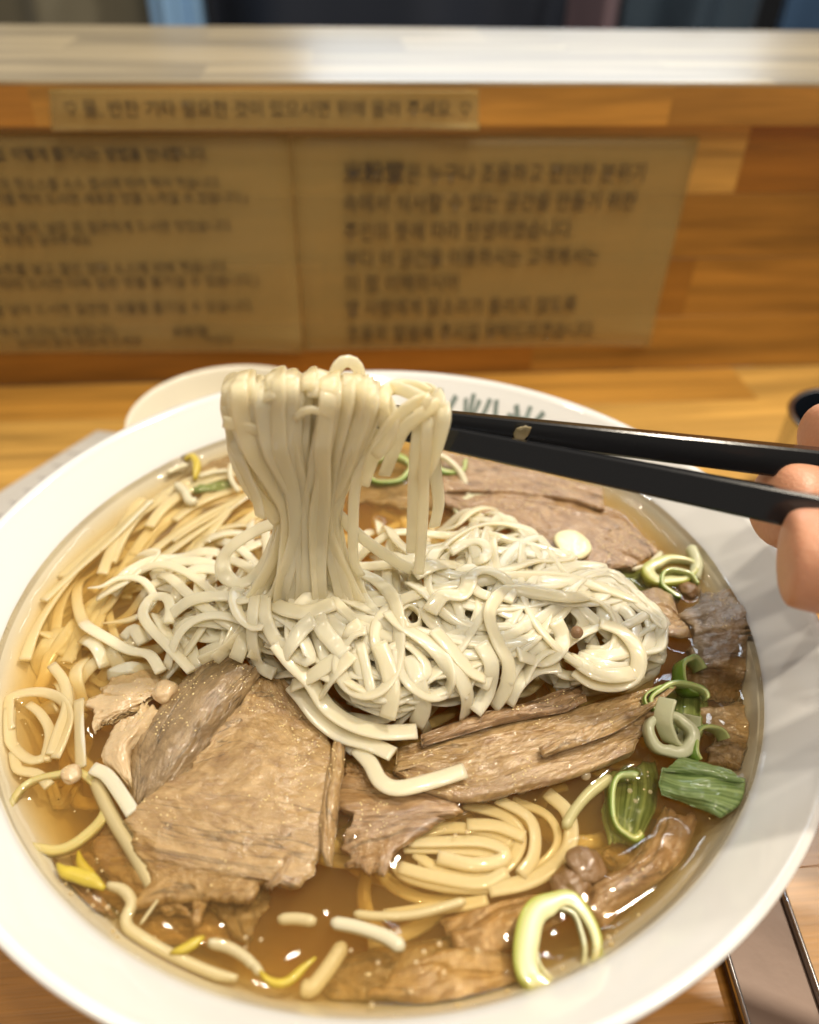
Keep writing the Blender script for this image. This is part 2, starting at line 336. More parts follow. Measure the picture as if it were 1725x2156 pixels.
part = tag(empty('counter_partition', (0, WA, 0), YAW), 'wooden partition with a flat shelf top rising behind the bowls', 'partition')
SH0, SH1 = .1362, .1548
for r in range(4):
    z0 = r * SH0 / 4 + .0003; z1 = (r + 1) * SH0 / 4; x = [-.66, -.55, -.60, -.70][r]
    cuts = {3: [-.7, -.25, .03, .166, .42, .8], 2: [-.7, -.19, .12, .36, .8], 1: [-.7, -.05, .155, .8], 0: [-.7, -.30, .07, .33, .8]}[r]
    for a, b_ in zip(cuts[:-1], cuts[1:]):
        o = boxo('stave', a, b_, .0, .022, z0, z1, M_WOOD, part, .0002); o.color = stavecol(3 if (r == 3 and a == .166) else None)
        o.color = tuple([c * .88 for c in o.color[:3]] + [1])
shelf_rows = 4
for r in range(shelf_rows):
    y0 = -.006 + r * .041; y1 = y0 + .041
    cuts = [-.7]
    if r == 0: cuts += [-.175, .12, .37, .8]
    else:
        while cuts[-1] < .75: cuts.append(cuts[-1] + rnd.uniform(.2, .36))
    for a, b_ in zip(cuts[:-1], cuts[1:]):
        o = boxo('shelf_stave', a, b_, y0, y1, SH0, SH1 - .0016, M_WOOD, part, 0); o.color = stavecol(1 if (r == 0 and a == -.7) else None)
        f_ = rnd.uniform(.85, 1.1); o = boxo('top_sheen', a + .0002, b_ + .04 * r - .0002, y0, y1, SH1 - .0015, SH1, M_SHELF, part, 0) if False else None

for r in range(4):
    y0 = -.006 + r * .041; cuts = [-.7, -.32 + .07 * r, -.10 + .05 * r, .17 - .04 * r, .42, .8]
    for a, b_ in zip(cuts[:-1], cuts[1:]):
        f_ = rnd.uniform(.88, 1.12); boxo('top_sheen', a, b_, y0, y0 + .041, SH1 - .0015, SH1, M_SHELF, part, 0).color = (.42 * f_, .335 * f_, .20 * f_, 1)  # added pale layer, its colour imitates daylight sheen on the shelf top
def wall_local(px, py, off=0.0):       # -> (s, z) along the partition
    p = onwall(px, py, off); d = p - np.array([0, WA, 0]); return (d[0] * math.cos(YAW) + d[1] * math.sin(YAW), p[2])
def text_mesh(body, bold=0.0):
    cu = bpy.data.curves.new('lettering', 'FONT'); cu.body = body; cu.size = 1.0; cu.offset = bold; cu.resolution_u = 3
    o = bpy.data.objects.new('lettering', cu); COL.objects.link(o)
    dg = bpy.context.evaluated_depsgraph_get(); me = bpy.data.meshes.new_from_object(o.evaluated_get(dg)); bpy.data.objects.remove(o); bpy.data.curves.remove(cu)
    return me
def wall_text(body, pxl, pxr, py, hpx, parent, yoff, bold=0.0):
    me = text_mesh(body, bold); n = len(me.vertices)
    if n == 0: return
    co = np.zeros(n * 3); me.vertices.foreach_get('co', co); co = co.reshape(-1, 3)
    w = co[:, 0].max() - co[:, 0].min(); s1, z = wall_local(pxr, py); s0 = wall_local(pxl, py)[0] if pxl is not None else None
    zt = wall_local(pxr, py - hpx / 2)[1]; zb = wall_local(pxr, py + hpx / 2)[1]; h = zt - zb
    hs = h / .88
    ws = (s1 - s0) / w if s0 is not None else hs * .93
    x = (co[:, 0] - co[:, 0].max()) * ws + s1; zz = co[:, 1] * hs + zb + h * .10
    V = np.stack([x, np.full(n, yoff), zz], 1); me.vertices.foreach_set('co', V.ravel()); me.update()
    me.materials.clear(); me.materials.append(M_INK)
    o = bpy.data.objects.new('lettering', me); COL.objects.link(o); o.parent = parent
def sheet(name, pxs, yoff, label, th=.00025):
    """clear film: pxs = 4 corners (view pixels) top-left, top-right, bottom-right, bottom-left"""
    e = tag(empty(name, (0, WA, 0), YAW), label, 'notice')
    q = [wall_local(*p) for p in pxs]; V = []; Fc = []; nx, nz = 24, 12
    for side in (0, 1):
        for j in range(nz + 1):
            for i in range(nx + 1):
                u, v = i / nx, j / nz
                s = (q[0][0] * (1 - u) + q[1][0] * u) * (1 - v) + (q[3][0] * (1 - u) + q[2][0] * u) * v
                z = (q[0][1] * (1 - u) + q[1][1] * u) * (1 - v) + (q[3][1] * (1 - u) + q[2][1] * u) * v
                lift = .0006 * max(0, fbm(u * 3, v * 3, len(name)) ) + .003 * max(0, (u + v) - 1.85) ** 1.0 * 6
                V.append((s, yoff - side * th - lift, z))
    K = (nx + 1) * (nz + 1)
    for j in range(nz):
        for i in range(nx):
            a = j * (nx + 1) + i; Fc.append((a, a + 1, a + nx + 2, a + nx + 1)); Fc.append((K + a, K + a + nx + 1, K + a + nx + 2, K + a + 1))
    ring = [i for i in range(nx)] + [nx + j * (nx + 1) for j in range(nz)] + [nz * (nx + 1) + i for i in range(nx, 0, -1)] + [j * (nx + 1) for j in range(nz, 0, -1)]
    for k in range(len(ring)): a, b_ = ring[k], ring[(k + 1) % len(ring)]; Fc.append((a, K + a, K + b_, b_))
    meshobj('film', V, Fc, M_FILM, e); return e
f1 = sheet('shelf_edge_notice', [(112, 180), (1003, 182), (1003, 262), (118, 266)], -.0075, 'narrow clear film notice with one line of Korean along the shelf edge')
wall_text('♡ 물, 반찬 기타 필요한 것이 있으시면 위에 올려 주세요. ♡', 150, 985, 219, 34, f1, -.0105, .006)
f2 = sheet('quiet_notice', [(611, 284), (1472, 288), (1364, 722), (642, 736)], -.0012, 'clear film notice with seven lines of dark Korean text on partition')
rl = [('米粉堂', 722, 850, 358, 44, .02), ('은 누구나 조용하고 편안한 분위기', 855, 1352, 358, 40, .008), ('속에서 식사할 수 있는 공간을 만들기 위한', 722, 1335, 418, 38, .008), ('주인의 뜻에 따라 탄생하였습니다.', 724, 1205, 477, 38, .008),
      ('부디 이 공간을 이용하시는 고객께서는', 726, 1256, 532, 36, .008), ('이 점 이해하시어', 728, 962, 588, 36, .008), ('옆 사람에게 말소리가 들리지 않도록', 728, 1210, 634, 34, .008), ('조용히 말씀해 주시길 부탁드리겠습니다.', 730, 1250, 687, 34, .008)]
for t_, a, b_, y_, h_, bo in rl: wall_text(t_, a, b_, y_, h_, f2, -.0048, bo)
f3 = sheet('menu_notice', [(-330, 276), (609, 282), (639, 736), (-260, 742)], -.0012, 'clear film notice with small blurred Korean paragraphs left on partition')
ll = [('쌀국수 맛있게 먹는 법. 이렇게 즐기시는 방법을 안내합니다.', 440, 318, 27, .022), ('먼저 테이블의 핫소스를 소스 접시에 따라 찍어 먹습니다.', 468, 379, 24, .010), ('(면과 고기를 찍어 드시면 새로운 맛을 느끼실 수 있습니다.)', 522, 409, 24, .010),
      ('해선장 소스를 한 바퀴 돌려, 넣은 뒤 얼큰하게 드시면 맛있습니다.', 492, 469, 24, .010), ('고추는 취향껏 넣어주세요.', 200, 499, 22, .008), ('면을 반쯤 드신 후 숙주를 넣고 절인 양파 소스에 비벼 먹습니다.', 482, 554, 24, .010),
      ('(이때 양파는, 취향에 따라 드시면 더욱 깊은 맛을 즐기실 수 있습니다.)', 545, 583, 24, .010), ('마지막에 핫소스를 넣어 드시면 얼큰한 국물을 즐기실 수 있습니다.', 536, 636, 23, .008), ('면 추가, 육수 추가는 무료입니다.', 250, 686, 21, .006), ('남기지 않고 맛있게 드세요.', 306, 709, 20, .006), ('米粉堂', 440, 690, 22, .006), ('미분당', 492, 707, 18, .0)]
for t_, b_, y_, h_, bo in ll: wall_text(t_, None, b_, y_, h_, f3, -.0048, bo)

# ------------------------------------------------------------------ beyond the partition
tag(boxo('kitchen_floor', -3, 3, .62, 4.2, -.92, -.9, simple('dark_floor', (.03, .028, .03), .5), None, 0), kind='structure')
tag(boxo('kitchen_wall', -3, 3, 4.2, 4.3, -.9, .75, simple('dark_wall', (.02, .022, .028), .7), None, 0), kind='structure')
def drape(name, x0, x1, y, z0, z1, mat, label, cat, folds=5, amp=.02, seed=0, lean=0.0):
    nx, nz = 48, 20; V = []; Fc = []
    for side in (0, 1):
        for j in range(nz + 1):
            for i in range(nx + 1):
                u, v = i / nx, j / nz
                d = amp * math.sin(u * folds * 6.28 + 1.3 * float(vn(u * 2, v * 2, seed))) + amp * .8 * float(vn(u * 6, v * 3, seed + 1))
                bulge = .06 * math.sin(math.pi * u)
                V.append((x0 + (x1 - x0) * u + lean * v, y - bulge + d + side * .012, z0 + (z1 - z0) * v))
    K = (nx + 1) * (nz + 1)
    for j in range(nz):
        for i in range(nx):
            a = j * (nx + 1) + i; Fc.append((a, a + 1, a + nx + 2, a + nx + 1)); Fc.append((K + a, K + a + nx + 1, K + a + nx + 2, K + a + 1))
    ring = [i for i in range(nx)] + [nx + j * (nx + 1) for j in range(nz)] + [nz * (nx + 1) + i for i in range(nx, 0, -1)] + [j * (nx + 1) for j in range(nz, 0, -1)]
    for k in range(len(ring)): a, b_ = ring[k], ring[(k + 1) % len(ring)]; Fc.append((a, b_, K + b_, K + a))
    return tag(meshobj(name, V, Fc, mat), label, cat)
def fpt(px, y): return float(aty(px, 30, y)[0])
drape('hanging_cloth', fpt(320, .95), fpt(425, .95), .95, -.3, .22, simple('pale_blue_cloth', (.22, .38, .60), .6), 'pale blue cloth hanging behind the partition, left of the dark clothing', 'cloth', 3, .010, 2)
drape('coat', fpt(440, 1.0), fpt(1190, 1.0), 1.0, -.6, .25, simple('black_navy_cloth', (.006, .010, .022), .8), 'large black and navy cloth draped beyond the partition, blurred', 'coat', 3, .015, 5)
drape('sleeve', fpt(1205, .9), fpt(1310, .9), .92, -.6, .22, simple('mauve_cloth', (.13, .085, .10), .8), 'dusky mauve cloth between the black and the slate blue clothing', 'cloth', 1, .008, 7)
drape('jacket', fpt(1320, 1.0), fpt(1610, 1.0), 1.02, -.6, .25, simple('slate_cloth', (.025, .045, .07), .8), 'slate blue cloth beyond the right part of the partition', 'jacket', 2, .015, 9)
drape('denim', fpt(1640, .95), fpt(1800, .95), .93, -.6, .25, simple('denim_cloth', (.05, .11, .22), .8), 'denim blue cloth at the far right beyond the partition', 'cloth', 2, .010, 11)
drape('floor_cushion', fpt(-200, .9), fpt(285, .9), 1.0, -.4, .25, simple('olive_beige_cloth', (.15, .13, .085), .8), 'olive beige cloth at the far left beyond the partition', 'cloth', 2, .018, 13, .05)

# ------------------------------------------------------------------ big bowl
def bowl_r_in(z):                      # inner radius of the big bowl at height z
    zz = np.array([.0085, .010, .016, .026, .040, .055, .0655, .080]); rr = np.array([.030, .048, .062, .074, .0850, .0940, .1003, .1128])
    return np.interp(z, zz, rr)
big = tag(empty('noodle_bowl', (BC[0], BC[1], 0)), 'large white bowl filled with noodles, beef and brown broth', 'bowl')
inner = [(.0, .008), (.030, .0085), (.048, .010), (.062, .016), (.074, .026), (.0850, .040), (.0940, .055), (.1003, .0655), (.1072, .0733), (.1122, .0785)]
rim = [(.1130, .0795), (.1138, .0800), (.1146, .0799), (.1150, .0793), (.1149, .0786)]
outer = [(.1135, .0765), (.1085, .070), (.101, .058), (.091, .040), (.077, .022), (.062, .011), (.052, .007), (.050, .0002), (.046, .0002), (.045, .004), (.0, .0045)]
prof = inner + rim + outer
P_ = catmull(np.array(prof), .0016); V, Fc = lathe('body', [tuple(p) for p in P_], M_BOWL, n=192)
meshobj('body', V, Fc, M_BOWL, big)

def bowl_hit(px, py):                  # where a view ray meets the inner wall
    D = ray(px, py); best = None
    for t in np.linspace(.10, .4, 3000):
        X = D / np.linalg.norm(D) * t; z = CAM_Z + X[2]
        if z < RIM_Z and math.hypot(X[0] - BC[0], X[1] - BC[1]) >= bowl_r_in(z): return np.array([X[0], X[1], z])
me = text_mesh('米粉堂', .012); n = len(me.vertices); co = np.zeros(n * 3); me.vertices.foreach_get('co', co); co = co.reshape(-1, 3)
cx0, cx1 = co[:, 0].min(), co[:, 0].max(); a0 = bowl_hit(878, 862); a1 = bowl_hit(1150, 893)
t0 = math.atan2(a0[1] - BC[1], a0[0] - BC[0]); t1 = math.atan2(a1[1] - BC[1], a1[0] - BC[0])
ztop = bowl_hit(1020, 830)[2]
bm = bmesh.new(); bm.from_mesh(me); bmesh.ops.triangulate(bm, faces=list(bm.faces)); bm.verts.ensure_lookup_table()
for v in bm.verts:
    u = (v.co.x - cx0) / (cx1 - cx0); a = t0 + (t1 - t0) * u; z = ztop - (0.86 - v.co.y) * .021
    r = float(bowl_r_in(z)) - .00035; v.co = Vector((r * math.cos(a), r * math.sin(a), z))
frombm('lettering', bm, M_PRINT, big)

# ------------------------------------------------------------------ side bowl, cup, slip of paper, tray
def circfit(P):
    A = np.c_[2 * P[:, 0], 2 * P[:, 1], np.ones(len(P))]; s = np.linalg.lstsq(A, (P[:, :2] ** 2).sum(1), rcond=None)[0]
    return s[0], s[1], math.sqrt(s[2] + s[0] ** 2 + s[1] ** 2)
SBZ = .043
pts = np.array([at(*p, SBZ) for p in [(260, 896), (283, 852), (340, 812), (417, 779), (483, 769), (575, 774)]]); sx, sy, sr = circfit(pts)
print('side bowl', sx, sy, sr)
sb = tag(empty('side_bowl', (sx, sy, 0)), 'small ivory bowl partly hidden behind the left of the big bowl', 'bowl')
pr = [(0, .006), (sr * .45, .007), (sr * .70, .014), (sr * .88, .028), (sr * .965, SBZ - .002), (sr * .985, SBZ), (sr, SBZ - .0004), (sr * .98, SBZ - .004), (sr * .9, .024), (sr * .72, .010), (sr * .5, .005), (sr * .48, .0003), (sr * .44, .0003), (sr * .42, .004), (0, .004)]
P_ = catmull(np.array(pr), .0015); V, Fc = lathe('body', [tuple(p) for p in P_], M_SIDE, n=96); meshobj('body', V, Fc, M_SIDE, sb)
bm = bmesh.new(); bmesh.ops.create_icosphere(bm, subdivisions=3, radius=.0045)
for v in bm.verts: v.co.z *= .55; v.co *= 1 + .12 * mnoise.noise(v.co * 400)
c = at(346, 861, .030); print('dot', c, 'dist', math.hypot(c[0] - sx, c[1] - sy), 'r', sr)
o = frombm('olive_dot', bm, simple('grey_blue_print', (.10, .13, .15), .4), None, True); o.name = 'sauce_drop'; o.data.name = 'sauce_drop'
ang = math.atan2(c[1] - sy, c[0] - sx)
rr_ = min(math.hypot(c[0] - sx, c[1] - sy), sr * .86); o.location = (sx + rr_ * math.cos(ang), sy + rr_ * math.sin(ang), .0275); tag(o, 'small dark grey drop inside the ivory side bowl', 'drop')

cupc = at(1762, 962, 0.0); CR, CH = .025, .050
ctop = at(1797, 882, CH); cup_c = (float(ctop[0]), float(ctop[1])); print('cup', cup_c)
cup = tag(empty('steel_cup', (cup_c[0], cup_c[1], 0)), 'stainless steel cup with dark opening at the right edge', 'cup')
pr = [(0, .003), (CR * .9, .003), (CR * .90, .010), (CR * .94, CH - .004), (CR * .97, CH), (CR * 1.03, CH + .0006), (CR * 1.06, CH - .0006), (CR * 1.02, CH - .003), (CR * 1.0, .004), (CR * .96, .0003), (0, .0003)]
V, Fc = lathe('body', pr[4:], M_STEEL, n=64); meshobj('body', V, Fc, M_STEEL, cup)
V, Fc = lathe('lining', pr[:5], M_CUPIN, n=64); meshobj('lining', V, Fc, M_CUPIN, cup)

def slab_poly(name, pts3, th, mat, parent=None):
    bm = bmesh.new(); vs = [bm.verts.new(Vector(p)) for p in pts3]; f = bm.faces.new(vs)
    r = bmesh.ops.extrude_face_region(bm, geom=[f])
    for v in [g for g in r['geom'] if isinstance(g, bmesh.types.BMVert)]: v.co.z += th
    bmesh.ops.recalc_face_normals(bm, faces=bm.faces); return frombm(name, bm, mat, parent)
slip = tag(empty('menu_slip', (0, 0, 0)), 'grey printed slip of paper on the table left of the big bowl', 'paper')
P4 = [at(*p, .0006) for p in [(205, 908), (330, 920), (150, 1210), (-140, 1180), (-60, 1075)]]
slab_poly('sheet', P4, .0003, M_PAPER, slip)
for k in range(7):
    a = at(140 - k * 30, 955 + k * 26, .00095); b_ = at(235 - k * 30 - (k % 3) * 14, 962 + k * 27, .00095); d = np.array([0, .0011, 0])
    slab_poly('printed_line', [a, b_, b_ + d, a + d], .00005, M_PAPERINK, slip)

tray = tag(empty('metal_tray', (0, 0, 0)), 'brown metal holder with bright edges on the table at lower right', 'tray')
q = [at(*p, .0) for p in [(1500, 1960), (1632, 1880), (1748, 2220), (1600, 2300)]]
slab_poly('base', [p + np.array([0, 0, .0004]) for p in q], .0035, M_DARKSTEEL, tray)
for a, b_ in ((q[0], q[3]), (q[1], q[2])):
    P = np.linspace(a + [0, 0, .0048], b_ + [0, 0, .0048], 8); V, Fc, uv = sweep(P, .0016, .0030, 0, ns=8); meshobj('edge', V, Fc, M_STEEL, tray, uv=uv)

# ------------------------------------------------------------------ chopsticks
def stick(A, B, wa, wb, label, roll):
    P = np.linspace(A, B, 60); n = len(P); w = np.interp(np.linspace(0, 1, n), [0, 1], [wa, wb]); w[0] *= .55; w[1] *= .9
    T = (B - A) / np.linalg.norm(B - A); up = np.array([0, .46, .89]); N = up - T * (T @ up); N /= np.linalg.norm(N); Bn = np.cross(T, N)
    c, s = math.cos(roll), math.sin(roll); N, Bn = N * c + Bn * s, -N * s + Bn * c
    k = .16; sec = [(1 - k, 1), (1, 1 - k), (1, -1 + k), (1 - k, -1), (-1 + k, -1), (-1, -1 + k), (-1, 1 - k), (-1 + k, 1)]; V = []; Fc = []
    for i in range(n):
        for a, b_ in sec: V.append(P[i] + Bn * a * w[i] / 2 + N * b_ * w[i] / 2)
    for i in range(n - 1):
        for j in range(8): Fc.append((i * 8 + j, i * 8 + (j + 1) % 8, (i + 1) * 8 + (j + 1) % 8, (i + 1) * 8 + j))
    Fc += [tuple(range(8))[::-1], tuple((n - 1) * 8 + j for j in range(8))]
    return tag(meshobj('chopstick', V, Fc, M_STICK, None, False), label, 'chopstick', 'chopsticks held in the hand')
def ext(a, b_, t): return a + (b_ - a) * t
YB = .150
U0, U1 = aty(940, 888, .1545), aty(1724, 978, .150); L0, L1 = aty(935, 921, .1480), aty(1660, 1068, .1290)
stick(ext(U0, U1, -.50), ext(U0, U1, 1.55), .0038, .0086, 'black chopstick, the upper and farther one, with a crumb on it', math.radians(4))
stick(ext(L0, L1, -.52), ext(L0, L1, 1.60), .0040, .0088, 'black chopstick, the lower and nearer one, pinched by the thumb', math.radians(-2))
bm = bmesh.new(); bmesh.ops.create_icosphere(bm, subdivisions=3, radius=1)
for v in bm.verts: v.co = Vector((v.co.x * .0018, v.co.y * .0006, v.co.z * .0022)) * (1 + .35 * mnoise.noise(v.co * 1.7))
crumb = frombm('crumb', bm, simple('crumb', (.30, .24, .13), .35, coat=.6, bump=.5, bscale=1200, var=.3), None, True); crumb.location = aty(1101, 911, .1500 ) + np.array([0, 0, 0]); crumb.rotation_euler = (.2, .3, .1)
tag(crumb, 'tan translucent crumb stuck on the upper chopstick', 'crumb')

# ------------------------------------------------------------------ the hand
def hand():
    vs, es, rs = [], [], []
    def v(p, r): vs.append(tuple(p)); rs.append(r); return len(vs) - 1
    def chain(st, pts):
        k = st
        for p, r in pts: j = v(p, r); es.append((k, j)); k = j
        return k
    Hn = lambda px, py, y: aty(px, py, y)
    wrist = v(np.array([.262, .020, .095]), .026)
    palm = chain(wrist, [(np.array([.225, .060, .108]), .029), (np.array([.196, .092, .118]), .027)])
    k_i = chain(palm, [(np.array([.186, .150, .139]), .0125)]); chain(k_i, [(Hn(1960, 905, .175), .0098), (Hn(1850, 912, .170), .0092), (Hn(1750, 918, .166), .0096), (Hn(1706, 922, .1645), .0086)])
    k_m = chain(palm, [(np.array([.190, .138, .128]), .0125)]); chain(k_m, [(Hn(1930, 1120, .152), .0105), (Hn(1790, 1080, .148), .0116), (Hn(1665, 1062, .1445), .0118), (Hn(1606, 1060, .1435), .0106)])
    k_r = chain(palm, [(np.array([.190, .118, .112]), .012)]); chain(k_r, [(np.array([.160, .150, .100]), .0098), (np.array([.150, .140, .086]), .0090), (np.array([.166, .122, .084]), .008)])
    k_p = chain(palm, [(np.array([.196, .098, .100]), .011)]); chain(k_p, [(np.array([.170, .118, .084]), .0082), (np.array([.172, .108, .073]), .0076), (np.array([.184, .096, .076]), .0066)])
    k_t = chain(palm, [(np.array([.168, .074, .117]), .0165)]); chain(k_t, [(Hn(1905, 1245, .108), .0118), (Hn(1790, 1190, .1135), .0112), (Hn(1680, 1174, .1165), .0110), (Hn(1640, 1172, .1172), .0096)])
    me = bpy.data.meshes.new('person'); me.from_pydata(vs, es, []); o = bpy.data.objects.new('person', me); COL.objects.link(o)
    md = o.modifiers.new('Skin', 'SKIN'); md.use_smooth_shade = True; md.branch_smoothing = .6
    for i, r in enumerate(rs): me.skin_vertices[0].data[i].radius = (r, r)
    me.skin_vertices[0].data[0].use_root = True
    sd = o.modifiers.new('Sub', 'SUBSURF'); sd.levels = sd.render_levels = 3
    dg = bpy.context.evaluated_depsgraph_get(); m2 = bpy.data.meshes.new_from_object(o.evaluated_get(dg)); o.modifiers.clear(); o.data = m2; m2.name = 'person'
    m2.materials.clear(); m2.materials.append(M_SKIN); m2.polygons.foreach_set('use_smooth', [True] * len(m2.polygons))
    tag(o, 'bare right hand reaching in from the right, gripping black chopsticks', 'person')
    # thumb nail and middle finger nail
    def nail(c, ax, nr, l, w):
        ax = np.array(ax, float); ax /= np.linalg.norm(ax); nr = np.array(nr, float); nr -= ax * (nr @ ax); nr /= np.linalg.norm(nr); s = np.cross(ax, nr); V = []; Fc = []; m = 9
        for side in (0, 1):
            for i in range(m):
                for j in range(m):
                    a, b_ = i / (m - 1) * 2 - 1, j / (m - 1) * 2 - 1; wr = w * math.sqrt(max(0, 1 - .35 * abs(a) ** 3))
                    V.append(np.array(c) + ax * a * l / 2 + s * b_ * wr / 2 + nr * (-.32 * w * b_ * b_ * .5 - .0008 * a * a - side * .0006))
        K = m * m
        for i in range(m - 1):
            for j in range(m - 1): a = i * m + j; Fc.append((a, a + 1, a + m + 1, a + m)); Fc.append((K + a, K + a + m, K + a + m + 1, K + a + 1))
        meshobj('nail', V, Fc, M_NAIL, o)
    0 and nail(Hn(1672, 1112, .1215), (-1, .1, .05), (0, .5, 1), .011, .010)
    return o
hand()

# ------------------------------------------------------------------ food on the broth
NG = 260; GS = .0009; GX0, GY0 = BC[0] - NG / 2 * GS, BC[1] - NG / 2 * GS
gx, gy = np.meshgrid(GX0 + np.arange(NG) * GS, GY0 + np.arange(NG) * GS, indexing='ij')
mc = at(770, 1275, SOUP_Z + .008)
def mound(x, y):                       # height of the noodle heap over the broth
    x = np.asarray(x); y = np.asarray(y)
    g = .0165 * np.exp(-((x - mc[0]) / .036) ** 2 - ((y - mc[1]) / .026) ** 2)
    g2 = .0042 * np.exp(-((x - mc[0] - .040) / .030) ** 2 - ((y - mc[1] - .004) / .030) ** 2)
    g3 = .0050 * np.exp(-((x - mc[0] + .047) / .028) ** 2 - ((y - mc[1] - .012) / .032) ** 2) + .0045 * np.exp(-((x - mc[0] + .005) / .05) ** 2 - ((y - mc[1] - .035) / .018) ** 2)
    left = -.0004 * np.clip((mc[0] - .035 - x) / .03, 0, 1)
    return SOUP_Z - .0012 + np.maximum(g, 0) + g2 + g3 + left
H = mound(gx, gy) - .0110
def gi(x, y): return np.clip(((x - GX0) / GS).round().astype(int), 2, NG - 3), np.clip(((y - GY0) / GS).round().astype(int), 2, NG - 3)
offs = [(i, j) for i in range(-2, 3) for j in range(-2, 3) if i * i + j * j <= 5]
def smooth(z, s):
    k = np.exp(-np.arange(-3 * s, 3 * s + 1) ** 2 / (2. * s * s)); k /= k.sum(); zp = np.pad(z, 3 * s, mode='edge'); return np.convolve(zp, k, 'valid')
def ppath(pts, off=0.0, surf=None):    # view pixels -> points on the heap
    out = []
    for px, py in pts:
        z = SOUP_Z
        for _ in range(14):
            P = at(px, py, z); zn = float((surf or mound)(P[0], P[1])) + off; z = z * .5 + zn * .5
        out.append(at(px, py, z))
    return np.array(out)
def clampbowl(P, m=.003):
    d = P[:, :2] - BC; r = np.linalg.norm(d, axis=1); R = bowl_r_in(P[:, 2]) - m; f = np.where(r > R, R / np.maximum(r, 1e-9), 1.0)
    P = P.copy(); P[:, :2] = BC + d * f[:, None]; return P
NR = np.random.RandomState(11)
def lay(P, w=.0034, dive=.0, into=None, t=.0013, cap=.006, rollamp=.5, seed=0, wave=.0004, label=None, group=None, mat=None, name='noodle', cat='noodle', zfix=None, round_=False, sink=0.0, taper_end=False):
    P = catmull(P, .0011); P = clampbowl(P, .002); n = len(P)
    if zfix is None:
        ix, iy = gi(P[:, 0], P[:, 1]); z = np.max([H[ix + a, iy + b_] for a, b_ in offs], axis=0)
        z = np.max([np.roll(z, k) if k == 0 else np.r_[z[max(0, k):], np.full(max(0, k), z[-1])] if k > 0 else np.r_[np.full(-k, z[0]), z[:k]] for k in (-2, 0, 2)], axis=0)
        z = smooth(z, 3) + t * .5; tg = mound(P[:, 0], P[:, 1]) + sink; z = np.where(z > tg, tg + cap * np.tanh((z - tg) / cap), z); z = np.maximum(z, tg - .0105)
        z = z + wave * vn(np.arange(n) * .09, 0 * np.arange(n) + seed, 2)
        P[:, 2] = smooth(z, 2)
        for a, b_ in [(i, j) for i in range(-1, 2) for j in range(-1, 2)]:
            H[ix + a, iy + b_] = np.maximum(H[ix + a, iy + b_], P[:, 2] + t * .35)
    elif zfix != 'keep': P[:, 2] = zfix + wave * vn(np.arange(n) * .07, 0 * np.arange(n) + seed, 2)
    if dive: e_ = np.minimum(np.arange(n), n - 1 - np.arange(n)); P[:, 2] -= dive * np.clip(1 - e_ / 6., 0, 1) ** 1.5
    P = clampbowl(P, .002)
    w = w * .74; t = t * .70
    roll = rollamp * vn(np.arange(n) * .035 + seed * 3.7, 0 * np.arange(n) + seed * 1.3, 1) * 1.6 + rollamp * .3 * vn(np.arange(n) * .1, 0 * np.arange(n) + seed, 5)
    ww = w * (1 + .10 * vn(np.arange(n) * .05, 0 * np.arange(n) + seed, 4)); tp = None
    if taper_end: tp = np.clip(np.minimum(np.arange(n) + 2, n - np.arange(n) + 1) / 10., .25, 1)
    V, Fc, uv = sweep(P, ww if not round_ else ww * .9, t if not round_ else ww * .8, roll, ns=12 if round_ else 10, sq=.72 if not round_ else 1.0, taper=tp)
    if into is not None:
        b0 = len(into[0]); into[0].extend(V); into[1].extend([tuple(b0 + q for q in f) for f in Fc]); into[2].append(uv); return
    o = meshobj(name, V, Fc, mat or M_NOODLE, None, uv=uv)
    return tag(o, label, cat, group)

POLY = [(40, 1400), (95, 1260), (180, 1150), (300, 1075), (450, 1035), (620, 1070), (900, 1050), (1030, 1110), (1150, 1215), (1290, 1275), (1375, 1350), (1385, 1420), (1240, 1455), (1100, 1455), (900, 1525), (800, 1540), (700, 1490), (620, 1430), (530, 1375), (430, 1380), (330, 1430), (190, 1450), (140, 1600), (100, 1670), (40, 1640), (10, 1500)]
def inpoly(x, y, P=POLY):
    c = False; j = len(P) - 1
    for i in range(len(P)):
        if (P[i][1] > y) != (P[j][1] > y) and x < (P[j][0] - P[i][0]) * (y - P[i][1]) / (P[j][1] - P[i][1]) + P[i][0]: c = not c
        j = i
    return c
